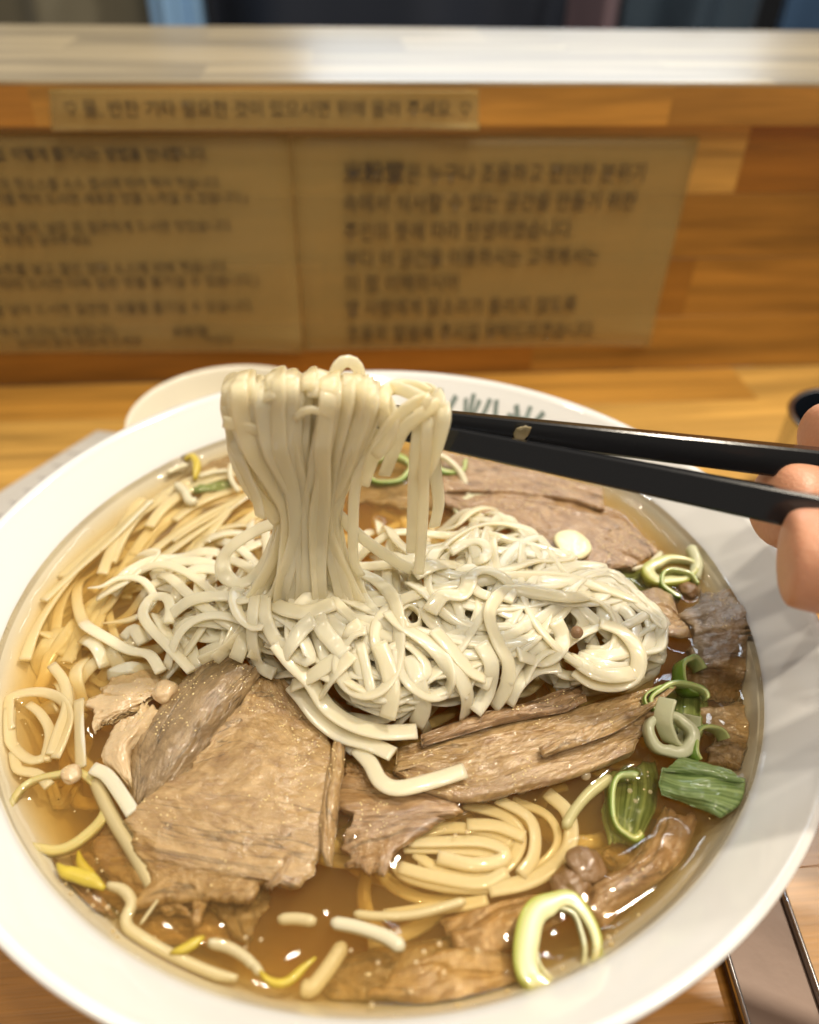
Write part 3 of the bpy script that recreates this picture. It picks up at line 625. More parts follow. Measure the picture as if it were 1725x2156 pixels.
# fill: wandering strands laid one over another
k = 0; tries = 0; MASS = [[], [], []]
GH = 'noodles tangled in the middle heap'
def hlab(x, y):
    if x > 1130: return 'white flat rice noodle at the right end of the heap, near the dark right beef'
    if y > 1330: return 'white flat rice noodle low on the front slope of the heap, above the beef'
    if x > 800 and y < 1200: return 'white flat rice noodle at the back right of the heap, behind the hanging strands'
    if x < 640: return 'white flat rice noodle in the left slope of the heap, under the lifted bundle'
    return 'white flat rice noodle tangled on top in the middle of the heap'
while k < 122 and tries < 6000:
    tries += 1
    x, y = NR.uniform(20, 1390), NR.uniform(1050, 1600)
    if not inpoly(x, y): continue
    dphi = NR.normal(0, .45); ang = 3.6 * float(fbm(x / 260., y / 170., 3, 2)) + dphi; loopy = NR.rand() < .28; curl = NR.normal(0, .24 if loopy else .03); pts = [(x, y)]
    if x < 560 and NR.rand() < .7: ang = math.radians(-35) + NR.normal(0, .4); curl = NR.normal(0, .035)
    if 640 < x < 900 and y > 1300 and NR.rand() < .6: ang = math.radians(80) + NR.normal(0, .3); curl = NR.normal(0, .05)
    L_ = NR.randint(16, 42)
    for s in range(L_):
        curl = curl * .95 + NR.normal(0, .022); fl = 3.6 * float(fbm(x / 260., y / 170., 3, 2)) + dphi; dd = (fl - ang + math.pi) % (2 * math.pi) - math.pi; a2 = ang + (curl + .10 * dd if not loopy else curl); nx_, ny_ = x + 26 * math.cos(a2), y + 22 * math.sin(a2)
        if not inpoly(nx_, ny_): ang += (.45 if curl >= 0 else -.45); nx_, ny_ = x + 14 * math.cos(ang), y + 12 * math.sin(ang)
        else: ang = a2
        if not inpoly(nx_, ny_): continue
        x, y = nx_, ny_; pts.append((x, y))
    if len(pts) < 5: continue
    lx = np.mean([p[0] for p in pts])
    if lx < 470: lab, gp = 'pale rice noodle half sunk in broth at the left of bowl', 'noodles sunk in the broth at the left'
    else: lab, gp = hlab(lx, np.mean([p[1] for p in pts])), GH
    CUR = MASS if k < 46 else None
    lay(ppath(pts), w=NR.uniform(.0034, .0047), t=NR.uniform(.0013, .0017), cap=.0180, rollamp=.45, seed=k, dive=.0035, label=lab, group=gp, into=CUR); k += 1
tag(meshobj('noodle_mass', MASS[0], MASS[1], M_NOODLE, None, uv=np.concatenate(MASS[2])), 'dense tangle of white rice noodles underneath the heap', 'noodles', None, 'stuff')

def M(l): return [(517.5 + .4667 * x, 1092.5 + .4667 * y) for x, y in l]
def Lc(l): return [(.3667 * x, 862.5 + .3667 * y) for x, y in l]
def B2(l): return [(.5 * x, 1322.5 + .5 * y) for x, y in l]
def R_(l): return [(805 + .5333 * x, 1322.5 + .5333 * y) for x, y in l]
def C4(l): return [(862.5 + .5 * x, 747.5 + .5 * y) for x, y in l]
GL = 'noodles sunk in the broth at the left'; LL = 'pale rice noodle half sunk in broth at the left of bowl'
mid = [
 [(560, 520), (570, 640), (510, 740), (440, 830)], [(620, 640), (640, 760), (610, 900)], [(520, 560), (600, 700), (680, 830), (690, 930)], [(660, 700), (720, 760), (780, 820), (790, 880), (760, 930)],
 [(480, 640), (520, 780), (580, 900)], [(1100, 650), (1090, 760), (1050, 860)], [(1060, 640), (1030, 760), (970, 880)], [(1160, 830), (1220, 740), (1290, 690), (1380, 680)], [(1230, 830), (1290, 740), (1360, 700), (1440, 700)],
 [(930, 760), (950, 850), (1000, 890)], [(940, 740), (1000, 800), (1080, 800)], [(1480, 700), (1560, 750), (1650, 770), (1725, 745)], [(1440, 700), (1540, 790), (1660, 800), (1760, 760)],
 [(1590, 470), (1690, 530), (1730, 620), (1690, 690), (1590, 710), (1500, 690)], [(1560, 480), (1640, 560), (1660, 640), (1600, 690), (1520, 660)], [(1600, 460), (1740, 500), (1800, 600), (1770, 700), (1680, 740)],
 [(330, 320), (300, 440), (340, 540), (430, 600)], [(20, 500), (100, 560), (200, 560), (320, 440), (420, 420)], [(160, 480), (230, 480), (300, 420)], [(480, 560), (560, 480), (660, 470), (740, 520)],
 [(890, 430), (930, 540), (1020, 610), (1150, 650)], [(900, 520), (920, 620), (1000, 700), (1090, 700)], [(960, 410), (1060, 480), (1160, 540), (1290, 590), (1400, 610)], [(1420, 600), (1320, 610), (1220, 600), (1200, 640)],
 [(930, 330), (1010, 320), (1100, 370), (1200, 420)], [(1010, 70), (1120, 110), (1200, 70), (1260, 60)], [(860, 60), (940, 90), (1010, 60), (1120, 20)], [(860, 20), (960, 30), (1060, 70)], [(1200, 230), (1300, 250), (1390, 300), (1420, 360)],
 [(1160, 250), (1260, 200), (1340, 230), (1450, 230)], [(1210, 280), (1330, 270), (1400, 330), (1340, 390)], [(1350, 190), (1480, 200), (1610, 215)], [(1330, 230), (1320, 150), (1310, 90), (1250, 60)], [(1300, 120), (1220, 170), (1120, 200), (1050, 230)],
 [(730, 280), (800, 330), (880, 390), (890, 440), (840, 470)], [(740, 350), (800, 430), (850, 480), (905, 512)], [(620, 200), (700, 260), (760, 260), (860, 210)], [(160, 300), (180, 370), (250, 385), (350, 330), (490, 300)],
 [(1500, 420), (1500, 370), (1545, 365), (1545, 430), (1590, 520), (1560, 580), (1420, 650)], [(1610, 380), (1590, 450), (1530, 470), (1500, 450)], [(1380, 380), (1420, 480), (1500, 560), (1490, 600)], [(1420, 370), (1330, 420), (1230, 480), (1180, 510)],
]
for i, l in enumerate(mid): lay(ppath(M(l), .001), w=(.0054 if np.mean(M(l), axis=0)[1] > 1230 else .0044), t=.0014, cap=.0140, rollamp=.45, seed=200 + i, dive=.002, label=hlab(*np.mean(M(l), axis=0)), group=GH)
lefts = [
 [(620, 800), (680, 710), (800, 690), (1000, 690), (1200, 640), (1420, 610)], [(560, 860), (640, 780), (760, 740), (920, 740), (1150, 700), (1400, 650)], [(960, 640), (1000, 590), (1200, 510), (1430, 470)], [(500, 960), (620, 870), (760, 830), (820, 780)],
 [(700, 850), (850, 820), (900, 850), (800, 950), (700, 1030), (560, 1080)], [(640, 1060), (760, 960), (900, 880), (1050, 800), (1250, 760)], [(870, 960), (1000, 900), (1240, 880)], [(1010, 1110), (1040, 1020), (1120, 950), (1260, 920)],
 [(1060, 1190), (1150, 1180), (1250, 1210), (1440, 1260)], [(1260, 1060), (1300, 1150), (1400, 1200), (1500, 1230)], [(1060, 1250), (1150, 1330), (1300, 1330), (1440, 1310)], [(1020, 1200), (1060, 1300), (1100, 1400), (1130, 1490)],
 [(330, 960), (270, 1110), (240, 1180)], [(420, 1150), (360, 1260), (260, 1370), (210, 1470), (100, 1560), (50, 1590)], [(480, 1400), (430, 1500), (440, 1640)], [(300, 1480), (370, 1600), (380, 1725)], [(60, 1480), (160, 1400), (230, 1340), (330, 1200)],
 [(150, 1250), (220, 1260), (300, 1270)], [(40, 1720), (140, 1640), (230, 1650), (330, 1700)], [(560, 1300), (640, 1400), (700, 1480)], [(470, 1300), (560, 1380), (600, 1470)], [(900, 1180), (960, 1300), (1050, 1420), (1120, 1500)], [(700, 1300), (760, 1260), (820, 1330)], [(620, 1520), (760, 1480), (880, 1460)],
]
for i, l in enumerate(lefts): lay(ppath(Lc(l)), w=.0050, t=.0016, cap=.0020, rollamp=.4, seed=300 + i, dive=.002, label=LL, group=GL)
lay(ppath(Lc([(490, 780), (440, 900), (430, 1050), (470, 1200), (540, 1290), (700, 1380), (860, 1440), (940, 1560)])), w=.0043, t=.0017, cap=.004, rollamp=.25, seed=41, label='broadest noodle, bending in a long arc at the left of the bowl')
lay(ppath(Lc([(570, 1190), (640, 1180), (760, 1160), (850, 1120), (880, 1060), (820, 1010), (700, 1010), (600, 1060), (520, 1070)])), w=.0030, t=.0015, cap=.004, rollamp=.3, seed=42, taper_end=True, label='thin hooked noodle with a pointed end above the fatty beef')
lay(ppath(Lc([(1110, 1540), (960, 1380), (850, 1250), (830, 1170), (880, 1100), (960, 1110), (990, 1180), (980, 1270)]), .001), w=.0040, t=.0016, cap=.004, rollamp=.35, seed=43, label='noodle bent into a hairpin just above the dark beef fold')
lay(ppath(B2([(45, 430), (14, 360), (30, 300), (95, 272), (185, 268), (260, 300), (290, 370), (268, 460), (230, 545)]), .001), zfix=SOUP_Z - .0006, w=.0036, t=.0012, seed=44, label='curled noodle against the left wall of the bowl, upper strand')
lay(ppath(B2([(10, 340), (20, 430), (70, 510), (130, 550), (180, 540)]), .001), zfix=SOUP_Z - .0010, w=.0038, t=.0015, seed=45, label='curled noodle against the left wall of the bowl, lower strand')
lay(ppath(B2([(120, 320), (170, 360), (210, 440), (190, 560)])), zfix=SOUP_Z - .0014, w=.0034, t=.0015, seed=46, label=LL, group=GL)
lay(ppath(B2([(30, 540), (80, 600), (160, 620), (210, 670)])), zfix=SOUP_Z - .001, w=.0036, t=.0015, seed=47, label='wavy noodle just above the pale onion ring')
lay(ppath(B2([(220, 160), (270, 230), (285, 330), (250, 440), (220, 540)])), zfix=SOUP_Z - .0006, w=.0040, t=.0016, seed=48, label='long noodle curving down beside the fatty beef on the left')
lay(ppath(B2([(335, 310), (338, 430), (345, 600)])), zfix=SOUP_Z - .0002, w=.0040, t=.0012, seed=49, label='straight broad noodle standing upright above the onion ring')

# long strands that follow the left wall of the bowl, under the broth
for i in range(24):
    ph_ = NR.uniform(0, 6.28); am_ = NR.uniform(.001, .008); r0 = NR.uniform(.066, .0975); a0 = math.radians(NR.uniform(112, 150)); a1 = a0 + math.radians(NR.uniform(18, 60)); dz = -.0004 - .0050 * NR.rand() * (1 if r0 < .09 else .4)
    P = np.array([[BC[0] + (r0 + am_ * math.sin(4.5 * q + ph_)) * math.cos(q), BC[1] + (r0 + am_ * math.sin(4.5 * q + ph_)) * math.sin(q), SOUP_Z + dz] for q in np.linspace(a0, min(a1, math.radians(212)), 9)])
    lay(P, w=.0046, t=.0016, zfix=SOUP_Z + dz, rollamp=.4, seed=600 + i, label=LL, group=GL)
# the mass of noodles lower down in the broth, seen only as a blur
VV, FF = [], []
for i in range(170):
    a = NR.uniform(0, 6.28); r = .080 * math.sqrt(NR.rand()); c = np.array([BC[0] + r * math.cos(a), BC[1] + r * math.sin(a) + .004]); k0 = NR.uniform(0, 6.28); rr = NR.uniform(.006, .022); ln = NR.uniform(1.2, 4.0); z0 = SOUP_Z - NR.uniform(.006, .017)
    P = np.array([[c[0] + rr * math.cos(k0 + q), c[1] + rr * .8 * math.sin(k0 + q), z0 + .0015 * math.sin(2 * q + i)] for q in np.linspace(0, ln, 12)]); P = clampbowl(catmull(P, .0025), .004)
    V, Fc, uv = sweep(P, .0034, .0013, .3 * math.sin(i), ns=6); b0 = len(VV); VV += [tuple(v) for v in V]; FF += [tuple(b0 + q for q in f) for f in Fc]
tag(meshobj('sunken_noodles', VV, FF, M_NOODLE, None), 'deep mass of noodles blurred under the brown broth', 'noodles', None, 'stuff')

# beef -----------------------------------------------------------------
def resamp(P, n):
    P = catmull(np.array(P, float), 3.0); s = np.linspace(0, len(P) - 1, n); i = np.clip(s.astype(int), 0, len(P) - 2); f = (s - i)[:, None]; return P[i] * (1 - f) + P[i + 1] * f
def beef(A, B, label, zc=.0006, th=.0028, mat=None, fib='u', rag=4.0, bump=.00045, arch=0.0, tilt=(0, 0), seed=0, nu=64, nv=72, ck=1.0, name='beef_slice', lift=None, group=None, cat='beef'):
    """slab of beef between two rails A, B (view pixels, both top to bottom); fibres run from A to B ('u') or along them ('v')"""
    a = resamp(A, nv); b_ = resamp(B, nv); U, Vv = np.meshgrid(np.linspace(0, 1, nu), np.linspace(0, 1, nv), indexing='ij')
    px = a[None, :, 0] * (1 - U) + b_[None, :, 0] * U; py = a[None, :, 1] * (1 - U) + b_[None, :, 1] * U
    eU = np.minimum(U, 1 - U); eV = np.minimum(Vv, 1 - Vv)
    # ragged outline
    j1 = (fbm(Vv * 16, U * 0 + (U > .5) * 5, seed) + 1.6 * vn(Vv * 5, U * 0 + (U > .5) * 5, seed + 2)) * 1.25 * rag * np.clip(1 - eU * 8, 0, 1) * (2.0 if fib == 'u' else .7); j2 = (fbm(U * 16, (Vv > .5) * 5 + 0 * U, seed + 3) + 1.6 * vn(U * 5, (Vv > .5) * 5 + 0 * U, seed + 6)) * rag * np.clip(1 - eV * 8, 0, 1) * (.7 if fib == 'u' else 2.0)
    px = px + j1; py = py + j2
    z = SOUP_Z + zc + arch * np.sin(np.pi * U) * np.sin(np.pi * Vv) + tilt[0] * (U - .5) + tilt[1] * (Vv - .5) + .0007 * fbm(U * 3, Vv * 3, seed + 9)
    if lift is not None: z = z + lift(U, Vv)
    X = at(px, py, z)
    th = th * .72
    du = np.linalg.norm(np.diff(X, axis=0), axis=2).mean() * (nu - 1); dv = np.linalg.norm(np.diff(X, axis=1), axis=2).mean() * (nv - 1)
    fu, fv = (U * du, Vv * dv) if fib == 'u' else (Vv * dv, U * du)
    fv = fv + .0030 * fbm(fu * 55, fv * 55, seed + 21, 3); fu = fu + .002 * fbm(fu * 40, fv * 40, seed + 22, 2)
    g = fbm(fu * 90, fv * 650, seed + 1, 3); cr = fbm(fu * 24 + .3 * g, fv * 110, seed + 5, 3); crack = ck * (np.clip(1 - np.abs(cr) / .045, 0, 1) + .6 * np.clip((-.35 - cr) * 5, 0, 1))
    d = .28 * bump * g + .0005 * fbm(fu * 220, fv * 260, seed + 8, 3) + .0009 * fbm(fu * 50, fv * 85, seed + 12, 2) - .0010 * crack * np.clip(bump / .00045, 0, 1.4)
    ed = np.minimum(eU * du, eV * dv); rnd_ = th * .5 * (1 - np.sqrt(np.clip(1 - np.clip(1 - ed / (th * .6), 0, 1) ** 2, 0, 1)))
    top = X.copy(); top[..., 2] += d - rnd_; bot = X.copy(); bot[..., 2] -= th * .5 + (th * .5 - rnd_)
    V = np.concatenate([top.reshape(-1, 3), bot.reshape(-1, 3)]); K = nu * nv; Fc = []
    d0 = V[:, :2] - BC; r = np.linalg.norm(d0, axis=1); Rr = bowl_r_in(V[:, 2]) - .0006; f = np.where(r > Rr, Rr / r, 1); V[:, :2] = BC + d0 * f[:, None]
    I = np.arange(K).reshape(nu, nv); q = np.stack([I[:-1, :-1], I[1:, :-1], I[1:, 1:], I[:-1, 1:]], -1).reshape(-1, 4)
    Fc = [tuple(x) for x in q[:, ::-1]] + [tuple(x + K) for x in q]
    rg = list(I[0, :]) + list(I[1:, -1]) + list(I[-1, -2::-1]) + list(I[-2:0:-1, 0])
    for k in range(len(rg)): a1, b1 = int(rg[k]), int(rg[(k + 1) % len(rg)]); Fc.append((a1, b1, b1 + K, a1 + K))
    uv = np.stack([fu.ravel() + seed * .37, fv.ravel() + seed * .11], 1); uv = np.concatenate([uv, uv + [.01, .003]])
    o = meshobj(name, V, Fc, mat or M_MEAT, None, uv=uv); bm = bmesh.new(); bm.from_mesh(o.data); bmesh.ops.recalc_face_normals(bm, faces=bm.faces); bm.to_mesh(o.data); bm.free()
    return tag(o, label, cat, group)
beef(B2([(560, 800), (420, 850), (400, 950), (520, 1100), (640, 1200)]), B2([(700, 700), (760, 900), (760, 1020), (800, 1150), (820, 1200)]), 'sunken beef slice end below the left sprout stem', zc=-.0042, fib='u', seed=31, arch=.001, mat=M_MEATP)
beef(B2([(1060, 185), (960, 340), (860, 470), (730, 630), (630, 720), (560, 810), (560, 920), (620, 1040), (620, 1170)]), B2([(1180, 200), (1330, 390), (1385, 490), (1362, 650), (1350, 800), (1345, 950), (1290, 1085), (1150, 1060), (1060, 1150)]),
     'largest tan beef slice, lying flat in front left of the noodle heap', zc=.0014, th=.0030, fib='u', seed=1, arch=.0012, nu=120, nv=130, rag=8, bump=.00022, ck=.6, lift=lambda u, v: -.0030 * np.clip((v - .6) / .4, 0, 1) * (1 - u * .7) + .002 * (1 - v))
beef(B2([(950, 95), (840, 150), (730, 260), (660, 350), (575, 450), (535, 570), (540, 720)]), B2([(1105, 160), (1050, 250), (970, 380), (900, 480), (830, 600), (750, 700), (640, 745)]), 'darker brown beef fold overlapping the top left of the largest slice', zc=.0026, th=.0020, mat=M_MEATD, fib='v', bump=.0003, seed=2, nu=60, nv=110, arch=.0025, rag=4,
     lift=lambda u, v: .0025 * np.sin(np.pi * u) + .002 * (1 - v) - .0042 * v)
beef(B2([(1440, 560), (1440, 700), (1430, 830), (1420, 900), (1470, 1000)]), B2([(1640, 620), (1850, 690), (1950, 760), (1760, 830), (1640, 1040)]), 'mottled beef piece right of the narrow upright strip', zc=.0004, fib='u', seed=3, arch=.0008, nu=70, nv=80, rag=9, mat=M_MEATP)
beef(B2([(1400, 460), (1372, 600), (1350, 760), (1345, 880), (1360, 980)]), B2([(1455, 440), (1445, 600), (1425, 760), (1410, 880), (1395, 990)]), 'narrow upright strip of beef standing beside the largest slice', zc=.0036, th=.0034, fib='v', seed=4, arch=.0014, nu=22, nv=110, rag=2)
beef(R_([(60, 480), (300, 385), (520, 345), (780, 300), (960, 265), (1160, 212)]), R_([(40, 590), (200, 650), (340, 680), (520, 645), (740, 590), (980, 500)]), 'long ridged beef slice running right below the noodle heap', zc=.0022, th=.0030, fib='v', seed=5, arch=.0012, nu=90, nv=130, rag=5, bump=.0007)
beef(R_([(150, 412), (400, 322), (560, 286), (700, 235), (790, 212)]), R_([(160, 460), (400, 385), (560, 350), (720, 320), (812, 285)]), 'narrow beef strip lying on top of the long ridged slice', zc=.0046, th=.0030, fib='v', seed=6, arch=.0010, nu=26, nv=100, rag=2.5, bump=.0006, mat=M_MEATP)
beef(R_([(620, 470), (760, 400), (940, 330), (1060, 285), (1162, 208)]), R_([(640, 500), (800, 450), (960, 380), (1080, 300), (1166, 222)]), 'thin pointed beef shred along the upper right of the ridged slice', zc=.0050, th=.0022, fib='v', seed=7, nu=18, nv=90, rag=1.5, arch=.0006)
beef(R_([(1115, 690), (1030, 850), (950, 940), (820, 1010), (770, 1110)]), R_([(1262, 735), (1205, 880), (1110, 975), (980, 1070), (880, 1170)]), 'brown beef strip sunk along the lower right wall of the bowl', zc=-.0010, th=.0050, fib='v', seed=8, arch=.0016, nu=40, nv=110, rag=3, mat=M_MEATP, bump=.0007)
beef(R_([(240, 1150), (400, 1090), (560, 1050), (700, 1040)]), R_([(300, 1290), (400, 1285), (520, 1250), (760, 1130)]), 'pale beef slice sunk beside the large leek ring', zc=-.0036, th=.0024, fib='v', seed=9, nu=40, nv=70, rag=6, mat=M_MEATP)
beef(R_([(60, 1350), (250, 1260), (430, 1265), (560, 1290)]), R_([(-60, 1430), (180, 1500), (400, 1480), (560, 1420)]), 'sunken beef slice at the very bottom of the bowl, front', zc=-.0028, th=.003, fib='v', seed=10, nu=50, nv=80, rag=4)
beef(C4([(130, 405), (380, 455), (600, 500), (815, 552)]), C4([(120, 565), (450, 575), (640, 600), (822, 642)]), 'reddish beef slice farthest back, just below the chopsticks', zc=.0026, fib='v', seed=11, nu=50, nv=90, rag=2, mat=M_MEATP)
beef(C4([(120, 570), (400, 560), (640, 600), (870, 640), (960, 720), (1050, 830)]), C4([(140, 610), (300, 685), (480, 750), (570, 830), (720, 885), (930, 895)]), 'broad wet beef slice carrying the garlic slice, back right', zc=.0016, fib='v', seed=12, nu=70, nv=110, rag=3, mat=M_MEATP, arch=.0008)
beef(C4([(780, 1050), (900, 1020), (1030, 970), (1110, 1010)]), C4([(830, 1110), (1000, 1140), (1130, 1180), (1190, 1180)]), 'small ribbed beef piece touching the right side of the noodles', zc=.0026, fib='v', seed=13, nu=40, nv=60, rag=4, arch=.0015, tilt=(0, -.001))
beef(C4([(1200, 985), (1180, 1080), (1150, 1200), (1150, 1330), (1200, 1440)]), C4([(1430, 975), (1505, 1060), (1515, 1160), (1470, 1320), (1400, 1440)]), 'dark brown beef slice against the right wall of the bowl', zc=.0028, fib='u', seed=14, nu=70, nv=90, rag=7, mat=M_MEATD, arch=.0024, lift=lambda u, v: -.0055 * v)
beef(R_([(1260, 310), (1290, 420), (1300, 520)]), R_([(1450, 280), (1460, 420), (1420, 560)]), 'mauve brown beef piece between leek leaf and right wall', zc=-.0012, fib='u', seed=15, nu=40, nv=50, rag=5, mat=M_MEATD, arch=.001)
beef(B2([(470, 190), (400, 270), (370, 400), (380, 440)]), B2([(620, 150), (700, 230), (640, 300), (480, 370)]), 'pale tan beef piece left of the dark fold, upper', zc=.0006, fib='u', seed=16, nu=50, nv=60, rag=6, arch=.0020, mat=M_FAT)
beef(B2([(540, 340), (470, 430), (440, 520), (470, 590), (540, 660)]), B2([(700, 320), (620, 430), (560, 500), (560, 600), (560, 670)]), 'strip of pale beef fat along the dark fold', zc=.0012, fib='v', seed=17, nu=30, nv=70, rag=6, arch=.0022, mat=M_FAT)
beef(B2([(170, 1000), (260, 1090), (400, 1190)]), B2([(290, 1000), (400, 1100), (490, 1230)]), 'sunken pinkish beef sliver against the lower left wall', zc=-.0020, fib='v', seed=18, nu=30, nv=50, rag=4, mat=M_MEATP)
beef(B2([(870, 1100), (900, 1200), (960, 1260), (1040, 1330)]), B2([(1110, 1090), (1120, 1160), (1090, 1230), (1060, 1310)]), 'frayed dark beef end hanging under the largest slice', zc=-.0044, fib='v', seed=19, nu=36, nv=50, rag=8, mat=M_MEATD)
beef(B2([(820, 1110), (805, 1180), (800, 1250)]), B2([(880, 1100), (860, 1190), (830, 1255)]), 'small pointed beef shred below the largest slice', zc=-.001, fib='v', seed=20, nu=14, nv=40, rag=2)
beef(B2([(1190, 960), (1150, 1030), (1110, 1080)]), B2([(1240, 950), (1190, 1050), (1150, 1090)]), 'short pale beef shred on the lower edge of the largest slice', zc=.0022, th=.002, fib='v', seed=21, nu=14, nv=40, rag=2)
beef(B2([(330, 960), (300, 1060), (420, 1180), (560, 1330)]), B2([(700, 900), (820, 1010), (900, 1150), (1000, 1330)]), 'wide beef slice sunk deep under the lower left broth', zc=-.0075, fib='u', seed=41, nu=50, nv=50, rag=8, arch=.002, mat=M_MEAT)
beef(B2([(520, 900), (480, 1010), (500, 1120), (600, 1190)]), B2([(640, 880), (700, 1000), (760, 1110), (800, 1200)]), 'tan beef flap sinking off the left corner of the largest slice', zc=-.0020, fib='u', seed=42, nu=40, nv=50, rag=7, arch=.001, tilt=(.002, 0))
beef(R_([(-260, 1330), (-60, 1270), (140, 1230), (330, 1200)]), R_([(-200, 1480), (20, 1500), (200, 1470), (420, 1400)]), 'brown beef slice sunk deep at the front middle', zc=-.0065, fib='v', seed=43, nu=40, nv=60, rag=7, arch=.002, mat=M_MEATD)
beef(R_([(820, 880), (900, 960), (850, 1090)]), R_([(1080, 720), (1120, 860), (1010, 1010)]), 'dark beef slice sunk between the nest and the right strip', zc=-.0070, fib='v', seed=44, nu=40, nv=50, rag=7, arch=.002, mat=M_MEATD)
beef(R_([(900, 560), (870, 700), (900, 850)]), R_([(1080, 520), (1090, 680), (1020, 860)]), 'dark olive leek leaf sunk beside the half sunken ring', zc=-.0040, th=.0014, mat=M_LEAF, fib='v', seed=45, nu=30, nv=40, rag=3, bump=.0001, arch=.0015, name='leek_leaf', cat='leek')
beef(R_([(1120, 230), (1100, 330), (1120, 420)]), R_([(1280, 200), (1290, 330), (1260, 430)]), 'dark green leek leaf sunk under the white rings', zc=-.0020, th=.0014, mat=M_LEAF, fib='v', seed=46, nu=30, nv=40, rag=3, bump=.0001, arch=.0015, name='leek_leaf', cat='leek')
beef(C4([(700, 900), (820, 960), (960, 1010)]), C4([(860, 880), (1060, 900), (1180, 960)]), 'olive leek leaf sunk below the broad wet beef slice', zc=-.0030, th=.0014, mat=M_LEAF, fib='v', seed=47, nu=30, nv=40, rag=3, bump=.0001, name='leek_leaf', cat='leek')
beef([(730, 930), (720, 990), (730, 1060)], [(960, 960), (950, 1010), (930, 1070)], 'brown beef slice sunk behind the lifted bundle', zc=-.0022, fib='u', seed=51, nu=50, nv=40, rag=8, mat=M_MEATD)
beef([(330, 1030), (420, 975), (500, 950)], [(350, 1070), (440, 1010), (520, 980)], 'dull brown beef strip sunk at the back left wall', zc=-.0024, fib='v', seed=52, nu=30, nv=50, rag=5, mat=M_MEATD)
def nub(px, py, r, z, seed, label, mat=None, cat='beef', name='beef_shred', sz=.7, sub=4, amp=.35, fr=220):
    bm = bmesh.new(); bmesh.ops.create_icosphere(bm, subdivisions=sub, radius=r)
    for v in bm.verts:
        n = mnoise.noise(v.co * fr + Vector((seed, 0, 0))) + .5 * mnoise.noise(v.co * fr * 2.3 + Vector((0, seed, 0))); v.co *= 1 + amp * n; v.co.z *= sz
    o = frombm(name, bm, mat or M_FAT, None, True); o.location = at(px, py, z); return tag(o, label, cat)
M_NUB = simple('beef_cut_end', (.21, .115, .045), .35, coat=.6, bump=.8, bscale=700, var=.3)
nub(1232, 1818, .0038, SOUP_Z + .0006, 3, 'curled brown beef nub beside the sunken strip', M_NUB)
nub(1205, 1862, .0042, SOUP_Z - .0010, 4, 'lower brown beef nub touching the sunken strip', M_NUB)
nub(345, 1458, .0030, SOUP_Z + .0025, 5, 'pale round beef knuckle beside the dark fold', M_FAT)
nub(150, 1633, .0022, SOUP_Z + .0008, 6, 'tiny pale beef crumb above the onion ring', M_FAT)
nub(1452, 1243, .0030, SOUP_Z + .0000, 7, 'small brown beef lump at the top of the dark right slice', M_NUB)

# noodles over the beef and in the front broth ----------------------------
GF = 'noodles swirled under the broth in front'; LF = 'pale noodle swirled in the sunken nest in front right of middle'
fr = [([(450, 670), (560, 720), (605, 800), (590, 900), (550, 970)], -.0010), ([(640, 640), (720, 740), (740, 850), (680, 940), (560, 1010), (430, 1040)], -.0018), ([(560, 1000), (430, 1035), (250, 1025), (100, 985), (50, 930)], -.0024),
      ([(100, 855), (200, 835), (380, 845), (480, 870), (470, 915), (380, 930), (220, 905)], -.0006), ([(330, 700), (480, 745), (530, 820), (520, 920), (420, 970), (250, 965), (110, 900)], -.0022), ([(320, 780), (450, 780), (570, 820)], -.0014),
      ([(60, 960), (200, 1000), (380, 1010), (500, 960)], -.0018), ([(120, 820), (260, 790), (420, 810), (510, 860)], -.0026), ([(130, 930), (280, 940), (440, 930), (490, 880)], -.0028), ([(0, 1140), (150, 1135), (300, 1095), (420, 1060)], -.0030), ([(500, 690), (640, 740), (690, 830), (650, 920), (540, 990)], -.0034), ([(80, 875), (240, 870), (400, 885), (450, 900)], -.0016)]
for i, (l, dz) in enumerate(fr):
    dz -= .0012; l = [(x + NR.normal(0, 8), y + NR.normal(0, 7)) for x, y in l]; P = np.array([at(x, y, SOUP_Z + dz) for x, y in R_(l)]); lay(P, w=NR.uniform(.0030, .0044), t=.0016, zfix=SOUP_Z + dz, rollamp=.35, seed=400 + i, label=LF, group=GF)
def topn(pts, zs, label, w=.0036, t=.0015, seed=0, ra=.3, conv=M, up=(0, 0, 1)):
    q = conv(pts); zs = np.broadcast_to(zs, len(q)); P = []
    for (x, y), z in zip(q, zs):
        z = SOUP_Z + z + (.0010 if z > .0085 else 0)
        for _ in range(10):
            X = at(x, y, z); a_, b_ = gi(np.array([X[0]]), np.array([X[1]])); hz = float(np.mean([H[a_[0] + p_, b_[0] + r_] for p_, r_ in offs])) + .0011
            z = z if hz <= z + 1e-5 else z * .5 + hz * .5
        P.append(at(x, y, z))
    P = np.array(P)
    P = catmull(P, .0010); n = len(P); roll = ra * 1.6 * vn(np.arange(n) * .035 + seed, 0 * np.arange(n) + seed, 1); V, Fc, uv = sweep(P, w * 1.04, t * .72, roll, up=up); return tag(meshobj('noodle', V, Fc, M_NOODLE, None, uv=uv), label, 'noodle')
topn([(500, 1035), (560, 1100), (610, 1185), (690, 1215), (830, 1185), (990, 1135)], [.003, .0035, .004, .0044, .0046, .0046], 'noodle hooked across the long ridged beef slice', .0036, .0016, 1)
topn([(210, 750), (260, 810), (330, 900), (430, 975), (560, 1015), (665, 1062)], [.006, .006, .005, .0045, .0045, .005], 'noodle bending round the upper edge of the largest beef slice', .0040, .0016, 2)
topn([(140, 560), (210, 650), (290, 730), (370, 850), (480, 925), (620, 962), (772, 958)], [.010, .009, .008, .0075, .007, .0065, .006], 'long foreground noodle ending square at the front of the heap', .0042, .0017, 3, .2)
